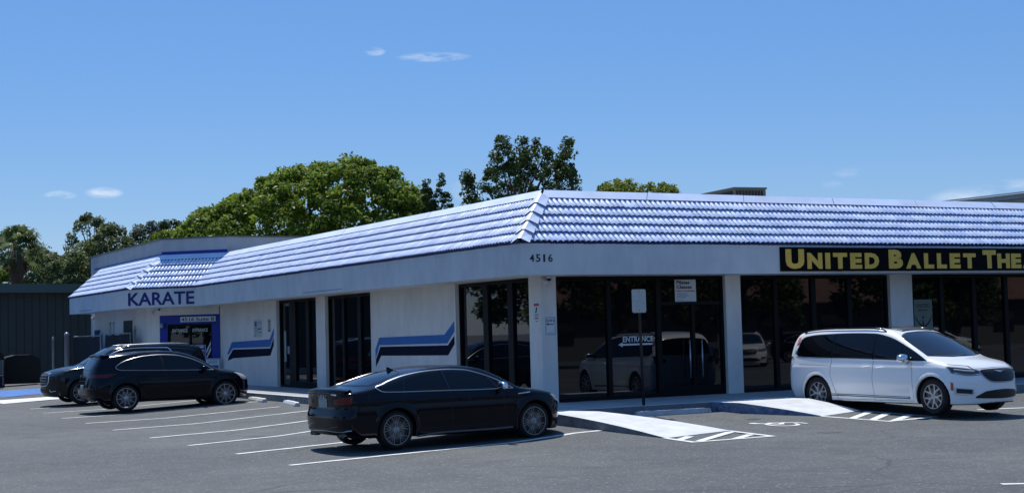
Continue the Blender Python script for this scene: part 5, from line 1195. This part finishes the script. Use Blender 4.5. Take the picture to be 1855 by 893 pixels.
van = dict(paint=PAINTW, x0=-2.64, x1=2.54, zmax=1.78, wx=1.545, wr=.365, rr=.245, ra=.405, zm=.68, shelf=.05, tum=.30, tum2=.20, crown=.055, kt=.11, pf=.50, pr=.24, kwf=.20, kwr=.08, pfe=2.7, flare=.022,
    top=[(-2.8, 1.2), (-2.60, 1.38), (-2.50, 1.55), (-2.38, 1.665), (-2.0, 1.74), (-1.2, 1.775), (-.5, 1.777), (0, 1.755), (.4, 1.695), (.75, 1.57), (1.1, 1.40), (1.4, 1.245), (1.58, 1.155), (1.72, 1.115), (1.95, 1.07), (2.2, 1.0), (2.4, .91), (2.52, .82), (2.8, .6)],
    plan=[(-2.8, .90), (-2.4, .955), (-1.9, .995), (-1.4, 1.005), (-.6, 1.005), (.3, 1.005), (1.0, 1.005), (1.5, 1.0), (2.0, .965), (2.35, .91), (2.8, .84)],
    belt=[(-2.6, 1.15), (-1.6, 1.12), (0, 1.09), (1.4, 1.06), (2.6, 1.0)],
    under=[(-2.8, .40), (-2.5, .32), (-2.1, .24), (1.2, .20), (2.2, .20), (2.5, .23)],
    nose=[(0, 2.40), (.25, 2.46), (.45, 2.51), (.65, 2.51), (.82, 2.47), (.95, 2.38), (1.1, 2.2), (1.9, 1.4)], tail=[(0, -2.4), (.3, -2.5), (.5, -2.60), (.75, -2.61), (1.1, -2.58), (1.4, -2.51), (1.65, -2.38), (1.9, -2.2)],
    crease=(.93, .010), scoop=.016, zscoop=.42, gin=lambda x: .05*np.clip(-x-1.6, 0, 2)**1.5,
    windows=[((-2.26, 1.40), [(-2.26, 1.22), (-2.16, 1.165), (-1.9, 1.15), (-1.0, 1.13), (.2, 1.10), (1.40, 1.065)], [(-2.26, 1.26), (-2.19, 1.50), (-2.08, 1.58), (-1.6, 1.635), (-.7, 1.655), (-.1, 1.64), (.35, 1.56), (.8, 1.385), (1.15, 1.215), (1.40, 1.07)])],
    side_strips=[('window_trim', [(1.46, 1.052), (.2, 1.087), (-1.0, 1.117), (-1.9, 1.137), (-2.14, 1.15), (-2.28, 1.20), (-2.275, 1.30)], CHROME, .014, .006),
                 ('pillar', [(.02, 1.10), (-.04, 1.63)], CARGL, .07, .0035), ('pillar', [(-1.16, 1.13), (-1.16, 1.64)], CARGL, .05, .0035), ('pillar', [(.80, 1.08), (.72, 1.42)], CARGL, .03, .0035), ('side_moulding', [(.97, .325), (0, .34), (-1.14, .355)], PLAST, .05, .006),
                 ('side_moulding', [(.95, .33), (0, .345), (-1.12, .36)], CHROME, .022, .012)],
    side_patches=[('side_marker', (1.985, 2.03), [(1.985, .50), (2.03, .49)], [(1.985, .66), (2.03, .64)], AMBER)],
    seams=[[(.03, 1.10), (.02, .7), (.04, .27)], [(-1.13, 1.12), (-1.16, .8), (-1.05, .5), (-.98, .27)], [(1.02, 1.06), (1.06, .85), (1.08, .30)], [(-.98, .265), (1.08, .265)], [(-1.13, .965), (-2.1, .99)], [(1.48, 1.06), (2.15, .965), (2.3, .87)], [(-2.28, 1.1), (-2.42, .7)]],
    handles=[(-.16, .94), (.23, .93)], handle_m=PAINTW, mirror=(.92, 1.10, 1.12), mirror_m=CHROME, mirror_s=1.25,
    windscreen=((-.82, .82), [(-.82, 1.165), (-.4, 1.145), (0, 1.14), (.4, 1.145), (.82, 1.165)], [(-.82, 1.19), (-.74, 1.50), (-.66, 1.59), (-.3, 1.655), (0, 1.665), (.3, 1.655), (.66, 1.59), (.74, 1.50), (.82, 1.19)]),
    rear_window=((-.72, .72), [(-.72, 1.18), (0, 1.16), (.72, 1.18)], [(-.72, 1.21), (-.66, 1.52), (-.58, 1.56), (0, 1.60), (.58, 1.56), (.66, 1.52), (.72, 1.21)]),
    patches=[('tail_lamp', 'rear', (.62, .875), [(.62, .98), (.875, .97)], [(.62, 1.06), (.875, 1.16)], RED, .010), ('tail_lamp', 'rear', (-.875, -.62), mir([(.62, .98), (.875, .97)]), mir([(.62, 1.06), (.875, 1.16)]), RED, .010),
             ('headlight', 'front', (.50, .93), [(.50, .79), (.7, .775), (.93, .83)], [(.50, .87), (.7, .915), (.93, .955)], LAMPD, .010), ('headlight', 'front', (-.93, -.50), mir([(.50, .79), (.7, .775), (.93, .83)]), mir([(.50, .87), (.7, .915), (.93, .955)]), LAMPD, .010),
             ('grille', 'front', (-.50, .50), [(-.50, .82), (-.40, .70), (-.28, .655), (0, .645), (.28, .655), (.40, .70), (.50, .82)], [(-.50, .86), (-.46, .885), (0, .90), (.46, .885), (.50, .86)], PLAST, .008),
             ('lower_grille', 'front', (-.62, .62), [(-.62, .335), (0, .315), (.62, .335)], [(-.62, .37), (-.42, .47), (0, .495), (.42, .47), (.62, .37)], PLAST, .008),
             ('fog_lamp', 'front', (.68, .90), [(.68, .42), (.90, .44)], [(.68, .50), (.90, .53)], PLAST, .010), ('fog_lamp', 'front', (-.90, -.68), mir([(.68, .42), (.90, .44)]), mir([(.68, .50), (.90, .53)]), PLAST, .010)],
    strips=[('light_guide', 'front', [(.52, .80), (.7, .79), (.90, .835)], LAMP, .016, .018), ('light_guide', 'front', [(-.52, .80), (-.7, .79), (-.90, .835)], LAMP, .016, .018), ('light_guide', 'front', [(-.60, .855), (-.74, .87), (-.88, .90)], LAMP, .03, .016), ('light_guide', 'front', [(.60, .855), (.74, .87), (.88, .90)], LAMP, .03, .016), ('grille_frame', 'front', [(-.52, .87), (-.50, .80), (-.40, .685), (-.28, .64), (0, .63), (.28, .64), (.40, .685), (.50, .80), (.52, .87)], SATIN, .022, .014),
            ('fog_trim', 'front', [(.66, .51), (.66, .42), (.78, .405), (.92, .43), (.92, .54), (.78, .525), (.66, .51)], mat('bright_trim', (.62, .64, .68), .3, metal=.3), .020, .014), ('fog_trim', 'front', [(-.66, .51), (-.66, .42), (-.78, .405), (-.92, .43), (-.92, .54), (-.78, .525), (-.66, .51)], mat('bright_trim', (.62, .64, .68), .3, metal=.3), .020, .014),
            ('wiper', 'front', [(-.70, 1.175), (-.3, 1.15), (.1, 1.165)], PLAST, .02, .012), ('bonnet_seam', 'front', [(-.62, .90), (0, .925), (.62, .90)], PLAST, .008, .001)],
    rim=dict(kind='hex', n=5, m=ALLOYW, ph=.1, rot=.3), steer=R(-4), extra=ex_van)
car_v = build_car('white_minivan', 'white minivan with dark windows parked nose out in front of the right hand windows', van, (7.12, -3.79), R(-83.9))

# ------------------------------------------------------------------ trees
def leaf_mat(name, c1, c2, trans=.35):
    mm = bpy.data.materials.new(name); mm.use_nodes = True; nt = mm.node_tree; L = nt.links.new
    p = nt.nodes['Principled BSDF']; outn = nt.nodes['Material Output']
    geo = nt.nodes.new('ShaderNodeNewGeometry'); mx = N(nt, 'ShaderNodeMix', _data_type='RGBA')
    mx.inputs[6].default_value = (*c1, 1); mx.inputs[7].default_value = (*c2, 1); L(geo.outputs['Random Per Island'], mx.inputs[0])
    tcn = nt.nodes.new('ShaderNodeTexCoord'); nzn = N(nt, 'ShaderNodeTexNoise', Scale=.9, Detail=2.0); L(tcn.outputs['Object'], nzn.inputs[0])
    hv = N(nt, 'ShaderNodeHueSaturation'); mr = N(nt, 'ShaderNodeMapRange'); mr.inputs['From Min'].default_value = .3; mr.inputs['From Max'].default_value = .7; mr.inputs['To Min'].default_value = .7; mr.inputs['To Max'].default_value = 1.3
    L(nzn.outputs['Fac'], mr.inputs[0]); L(mr.outputs[0], hv.inputs['Value']); L(mx.outputs[2], hv.inputs['Color']); L(hv.outputs[0], p.inputs['Base Color'])
    p.inputs['Roughness'].default_value = .5; p.inputs['Specular IOR Level'].default_value = .18
    tr = N(nt, 'ShaderNodeBsdfTranslucent'); L(hv.outputs[0], tr.inputs['Color']); ms = N(nt, 'ShaderNodeMixShader'); ms.inputs[0].default_value = trans
    L(p.outputs[0], ms.inputs[1]); L(tr.outputs[0], ms.inputs[2]); L(ms.outputs[0], outn.inputs['Surface'])
    return mm
LF_BRIGHT = leaf_mat('leaves_bright', (.12, .19, .022), (.22, .29, .04), .45)
LF_DARK = leaf_mat('leaves_dark', (.048, .085, .022), (.09, .125, .034), .4)
LF_OLIVE = leaf_mat('leaves_olive', (.105, .14, .05), (.165, .195, .075), .42)
LF_GREY = leaf_mat('leaves_grey', (.09, .115, .07), (.14, .16, .09), .4)
LF_YEL = leaf_mat('leaves_yellow_green', (.16, .21, .03), (.24, .27, .05), .45)
LF_PALM = leaf_mat('leaves_palm', (.10, .14, .045), (.17, .21, .08), .4)
LF_DEAD = leaf_mat('leaves_dead', (.16, .11, .05), (.22, .16, .08), .3)
def leaves(C_, r_, per, size, rg, flat=.35):
    """leaf cards through clump balls; C_ centres (n,3), r_ radii"""
    n = len(C_); k = n*per; ci = np.repeat(np.arange(n), per)
    d = rg.normal(size=(k, 3)); d /= np.linalg.norm(d, axis=1)[:, None]; rad = rg.uniform(.25, 1, k)**.5
    P = C_[ci]+d*rad[:, None]*r_[ci][:, None]*np.array([1, 1, .8])
    nrm = d*.5+rg.normal(size=(k, 3))*.6+np.array([0, 0, .5]); nrm /= np.linalg.norm(nrm, axis=1)[:, None]
    t = np.cross(nrm, rg.normal(size=(k, 3))); t /= np.linalg.norm(t, axis=1)[:, None]; b = np.cross(nrm, t)
    s1 = size*rg.uniform(.6, 1.3, k)[:, None]; s2 = s1*rg.uniform(.42, .65, k)[:, None]
    droop = nrm*s1*rg.uniform(-.1, .25, k)[:, None]
    V = np.stack([P-t*s1*.5, P-b*s2*.5+droop*.3, P+t*s1*.5-droop, P+b*s2*.5+droop*.3], 1).reshape(-1, 3)
    F = np.arange(k*4).reshape(-1, 4)
    return V, F
def tree(name, label, base, outline, zb, depth, m, nc=160, cr=(.45, .9), per=110, size=.17, trunk_r=.25, group=None, seed=1, airy=False, limbs=12, surf=.5):
    rg = np.random.default_rng(seed); root = empty(name, label, 'tree', (base[0], base[1], 0), -YAW, group)
    o = np.array(outline); x0, x1 = o[0, 0], o[-1, 0]; xc = (x0+x1)/2; hw = (x1-x0)/2
    C_ = []; r_ = []
    while len(C_) < nc:
        x = rg.uniform(x0, x1); zt = np.interp(x, o[:, 0], o[:, 1]); rr_ = rg.uniform(*cr)
        if zt-rr_*.8 <= zb: continue
        # more clumps near the outer skin of the crown
        e = abs(x-xc)/hw; dmax = depth*math.sqrt(max(0.05, 1-e*e))
        if rg.random() < surf:
            y = rg.uniform(-1, 1)*dmax; top = zb+(zt-rr_*.8-zb)*math.sqrt(max(.02, 1-(y/(dmax*1.05+.01))**2)); z = top-rg.uniform(0, .25)
        else:
            y = rg.uniform(-1, 1)*dmax; z = rg.uniform(zb, zb+(zt-rr_*.8-zb)*math.sqrt(max(.02, 1-(y/(dmax*1.05+.01))**2)))
        C_.append((x, y, z)); r_.append(rr_)
    C_ = np.array(C_); r_ = np.array(r_)
    V, F = leaves(C_, r_, per, size, rg)
    mesh_obj('crown', V, F, m, root)
    b = MB(); zf = zb+(o[:, 1].max()-zb)*.15; tx = 0
    b.tube([(0, 0, -.4), (.05, .03, zf*.5), (tx, 0, zf), (0, 0, zf+(o[:, 1].max()-zf)*.45)], [trunk_r*1.25, trunk_r, trunk_r*.8, trunk_r*.35], 10)
    sel = rg.choice(len(C_), min(limbs, len(C_)), replace=False)
    for i in sel:
        c = C_[i]; s_ = zf*rg.uniform(.75, 1.0); mid = np.array([c[0]*.45, c[1]*.45, s_+(c[2]-s_)*.6])
        b.tube([(0, 0, s_), mid, c], [trunk_r*.45, trunk_r*.28, trunk_r*.08], 6)
    b.build('trunk', [BARK], root, smooth=True)
    return root
T = tree
T('broad_tree', 'very large broad bright green tree rising behind the tiled roof left of centre', (13.9, 48.5), [(-10.2, 6.6), (-9.3, 7.35), (-8.5, 7.9), (-7.09, 8.26), (-6.16, 9.1), (-5.14, 9.44), (-4.12, 9.94), (-3.38, 10.41), (-2.61, 10.73), (-1.8, 11.2), (-0.19, 11.56), (0.94, 11.65), (2.03, 11.97), (2.79, 11.64), (3.52, 11.43), (4.71, 10.94), (5.07, 10.4), (5.61, 9.9), (6.11, 9.21), (6.86, 8.5), (7.6, 7.9)],
  3.6, 5.0, LF_BRIGHT, nc=640, cr=(.42, .85), per=150, size=.26, trunk_r=.38, seed=3, limbs=26, surf=.62)
T('slender_tree', 'slender dark young tree with two upright shoots between the two big trees', (17.1, 39.9), [(-.62, 7.8), (-.51, 9.0), (-.35, 9.95), (-.2, 9.2), (.02, 8.9), (.2, 9.1), (.42, 10.1), (.57, 9.3), (.82, 8.8), (1.0, 8.1)], 5.6, .5, LF_DARK, nc=150, cr=(.12, .26), per=55, size=.15, trunk_r=.08, seed=5, limbs=22, surf=.35)
T('dark_tree', 'tall dark open crowned tree with ragged upright shoots behind the roof corner', (16.9, 30.9), [(-2.35, 8.0), (-2.2, 9.35), (-2.0, 9.1), (-1.79, 8.3), (-1.5, 8.95), (-1.31, 9.6), (-1.05, 9.4), (-.85, 10.2), (-.72, 10.8), (-.45, 10.95), (-.25, 10.45), (.0, 10.1), (.22, 10.5), (.42, 11.0), (.62, 10.1), (.85, 10.25), (1.04, 10.7), (1.3, 9.7), (1.5, 10.2), (1.75, 10.45), (1.95, 9.6), (2.2, 10.1), (2.5, 10.75), (2.78, 10.4), (2.65, 9.5), (2.9, 8.3), (3.5, 7.95), (4.0, 7.5)],
  5.4, 1.7, LF_DARK, nc=400, cr=(.14, .40), per=66, size=.155, trunk_r=.2, seed=8, limbs=34, surf=.45)
T('yellow_green_tree', 'low yellow green treetop just showing above the roof edge right of centre', (23.9, 31.6), [(-1.95, 8.2), (-1.67, 8.7), (-1.26, 8.95), (-.58, 9.15), (.36, 9.0), (1.16, 9.05), (1.83, 8.8), (2.3, 8.3)], 6.6, 1.8, LF_YEL, nc=150, cr=(.2, .42), per=90, size=.15, trunk_r=.16, seed=12, surf=.6)
T('pine_tree', 'dark pine like tree with open clumped top above the trees at left', (4.9, 62.6), [(-1.7, 7.4), (-1.5, 8.2), (-1.2, 9.0), (-.78, 9.5), (-.34, 9.8), (.1, 9.55), (.5, 9.85), (.74, 9.65), (.95, 9.1), (1.2, 8.6)], 5.6, 1.1, LF_OLIVE, nc=70, cr=(.2, .42), per=60, size=.17, trunk_r=.16, seed=21, surf=.6)
T('olive_tree', 'olive green tree beside the pine like tree, above the karate parapet', (4.5, 58.2), [(-3.2, 6.2), (-2.85, 6.75), (-2.04, 7.15), (-1.24, 7.65), (-.43, 8.14), (.22, 8.75), (.87, 8.78), (1.2, 8.2), (1.5, 7.7), (2.0, 7.35), (2.8, 6.8)], 3.6, 2.0, LF_OLIVE, nc=150, cr=(.3, .6), per=110, size=.19, trunk_r=.2, seed=22)
T('grey_green_tree', 'thin grey green tree with pale leaves left of the broad tree', (7.3, 58.9), [(-1.2, 7.8), (-1.0, 8.6), (-.6, 8.95), (-.19, 8.75), (.41, 9.05), (.73, 8.5), (1.2, 7.8)], 5.0, 1.0, LF_GREY, nc=80, cr=(.22, .45), per=60, size=.17, trunk_r=.13, seed=23)
T('small_dark_tree', 'small dark tree squeezed between the grey green tree and the broad tree', (7.9, 56.4), [(-.95, 7.8), (-.44, 8.7), (-.08, 9.0), (.21, 8.95), (.63, 8.73), (1.1, 7.9)], 4.8, .9, LF_DARK, nc=60, cr=(.25, .45), per=90, size=.17, trunk_r=.12, seed=24)
T('bushy_tree', 'bushy green tree filling the gap right of the palm', (3.9, 70.0), [(-3.2, 7.4), (-2.3, 7.9), (-1.43, 8.3), (-.87, 8.7), (-.14, 7.97), (.59, 7.6), (1.33, 7.82), (1.7, 8.18), (2.43, 7.97), (3.2, 7.4)], 2.4, 2.2, LF_OLIVE, nc=150, cr=(.35, .7), per=110, size=.2, trunk_r=.2, seed=25)
T('bushy_tree', 'dark bushy tree behind the palm at the left edge', (1.9, 77.9), [(-4.0, 8.9), (-2.26, 9.5), (-1.11, 9.8), (.04, 9.9), (1.18, 9.1), (2.14, 9.0), (2.91, 8.6), (3.6, 7.9)], 2.4, 2.4, LF_DARK, nc=170, cr=(.4, .8), per=110, size=.2, trunk_r=.2, seed=26)
T('low_tree', 'low spreading green tree just above the coping left of the broad tree', (6.2, 55.0), [(-2.6, 6.4), (-1.4, 6.9), (-.41, 7.0), (.67, 7.35), (1.9, 7.5), (2.6, 7.55), (3.4, 7.3)], 3.5, 1.8, LF_OLIVE, nc=120, cr=(.3, .6), per=100, size=.18, trunk_r=.16, seed=27)
T('front_bush', 'bright green bush tips in front of the palm trunk at the left edge', (-.8, 62.6), [(-1.2, 6.5), (-.3, 6.6), (.3, 6.45), (.6, 6.1)], 4.2, .7, LF_BRIGHT, nc=26, cr=(.25, .4), per=70, size=.2, trunk_r=.08, seed=28, limbs=6)

def palm(name, label, base, h, seed=1):
    rg = np.random.default_rng(seed); root = empty(name, label, 'palm', (base[0], base[1], 0))
    b = MB(); b.tube([(0, 0, -.3), (.05, 0, h*.5), (0, 0, h)], [.30, .26, .30], 12); b.tube([(0, 0, h-2.2), (0, 0, h-1.4), (0, 0, h-.1)], [.30, .52, .36], 12); b.build('trunk', [mat('palm_bark', (.13, .09, .07), .95, var=.5, vscale=8, stretch=(4, 4, 1))], root, smooth=True)
    def frond(az, el, L, rad, m, name):
        d = np.array([math.cos(az)*math.cos(el), math.sin(az)*math.cos(el), math.sin(el)]); V = []; F = []
        P = np.array([0, 0, h-.1]); tip = P+d*L*.8+np.array([0, 0, -.12*L])
        side = np.cross(d, [0, 0, 1.]); side /= np.linalg.norm(side)+1e-9; up = np.cross(side, d)
        q = side*.03
        V += [P-q, P+q, tip+q*.6, tip-q*.6]; F.append((0, 1, 2, 3))
        n = 22
        for k in range(n):
            a = (k/(n-1)-.5)*R(230); dr = d*math.cos(a)+side*math.sin(a); l = rad*(1-.25*abs(a)/2)*rg.uniform(.85, 1.1)
            mid = tip+dr*l*.62+up*.10*l*math.cos(a*.8); end = tip+dr*l+np.array([0, 0, -1])*l*rg.uniform(.18, .5)
            w_ = np.cross(dr, up); w_ = w_/(np.linalg.norm(w_)+1e-9)*rad*.055
            i = len(V); V += [tip, mid-w_, mid+w_, end]; F += [(i, i+1, i+2), (i+1, i+3, i+2)]
        return V, F
    V = []; F = []
    for k in range(34):
        v, f = frond(rg.uniform(0, 2*math.pi), R(rg.uniform(-35, 82)), rg.uniform(1.1, 1.6), rg.uniform(.75, 1.0), None, ''); i = len(V); V += v; F += [tuple(q+i for q in g) for g in f]
    mesh_obj('crown', V, F, LF_PALM, root)
    V = []; F = []
    for k in range(10):
        v, f = frond(rg.uniform(0, 2*math.pi), R(rg.uniform(-75, -50)), rg.uniform(.9, 1.2), rg.uniform(.6, .8), None, ''); i = len(V); V += v; F += [tuple(q+i for q in g) for g in f]
    mesh_obj('dead_fronds', V, F, LF_DEAD, root)
    return root
palm('palm_tree', 'fan palm with thick brown trunk and drooping fronds at the left edge', (.75, 64.6), 7.6, 2)

# ------------------------------------------------------------------ the other side of the lot, seen mirrored in the windows
def copy_tree(o, parent=None):
    c = o.copy(); COL.objects.link(c); c.parent = parent
    for ch_ in list(o.children): copy_tree(ch_, c)
    return c
st = T('street_tree', 'leafy tree out of view around the lot, placed only to be mirrored in the shop windows', (30, -40), [(-4.2, 4.5), (-3.5, 6.5), (-2, 7.8), (0, 8.6), (1.6, 8.0), (3.2, 6.6), (4.2, 4.8)], 2.3, 3.4, LF_DARK, nc=110, cr=(.6, 1.1), per=90, size=.36, trunk_r=.28, seed=41, group='trees across the lot')
spots = [(41, -44), (50, -38), (62, -46), (72, -40), (84, -48), (21, -46), (-27, 44), (-30, 56), (-26, 68), (-31, 80), (-27, 93), (-33, 105), (-29, 118), (-34, 132), (-60, -20), (-50, 10), (10, -60), (-42, 22), (-40, 6), (-44, 34), (-46, -6)]  # the last western ones are added blockers, darkening what the entrance glass mirrors
for k, (x, y) in enumerate(spots):
    c = copy_tree(st); c.location = (x, y, gzf(x, y)); c.rotation_euler = (0, 0, k*1.3); sc1 = 1+.22*math.sin(k*2.1); c.scale = (sc1, sc1, sc1)
ob_ = empty('street_building', 'low brown roofed building across the lot, seen only mirrored in the windows', 'building', (0, 0, 0))
OBF = Fr(90, -62, R(180))
b = MB(); b.box(OBF, -20, 78, -12, 0, -1.5, 3.4); b.build('wall', [mat('far_street_wall', (.10, .10, .095), .9)], ob_)
b = MB(); b.prism([(11.2, -60.8), (110.8, -60.8), (110.8, -75), (11.2, -75)], [3.35]*4, [3.45]*4); V0 = [(11.2, -60.8, 3.4), (110.8, -60.8, 3.4), (107, -65, 6.6), (15, -65, 6.6)]; b.quad(V0); b.quad([(15, -65, 6.6), (107, -65, 6.6), (107, -70, 6.6), (15, -70, 6.6)]); b.build('roof', [mat('brown_shingle', (.14, .075, .055), .9, var=.2, vscale=2)], ob_)
b = MB()
for k in range(14): b.box(OBF, -15+k*6.5, -12.5+k*6.5, .01, .06, .6, 2.4)
b.build('shop_glass', [GLASS], ob_)
for src, x, y, rz, lb in ((car_v, 31, -30, 2.2, 'white minivan copy across the lot, seen only mirrored in the windows'), (car_p, 38, -33, .6, 'black hatchback SUV across the lot, seen only mirrored in the windows'), (car_v, 45, -31, .9, 'white minivan farther along across the lot, seen only mirrored in the windows'), (car_a, 25, -27, 2.6, 'black fastback across the lot, seen only mirrored in the windows')):
    c = copy_tree(src); c.location = (x, y, gzf(x, y)); c.rotation_euler = (0, 0, rz); c['label'] = lb
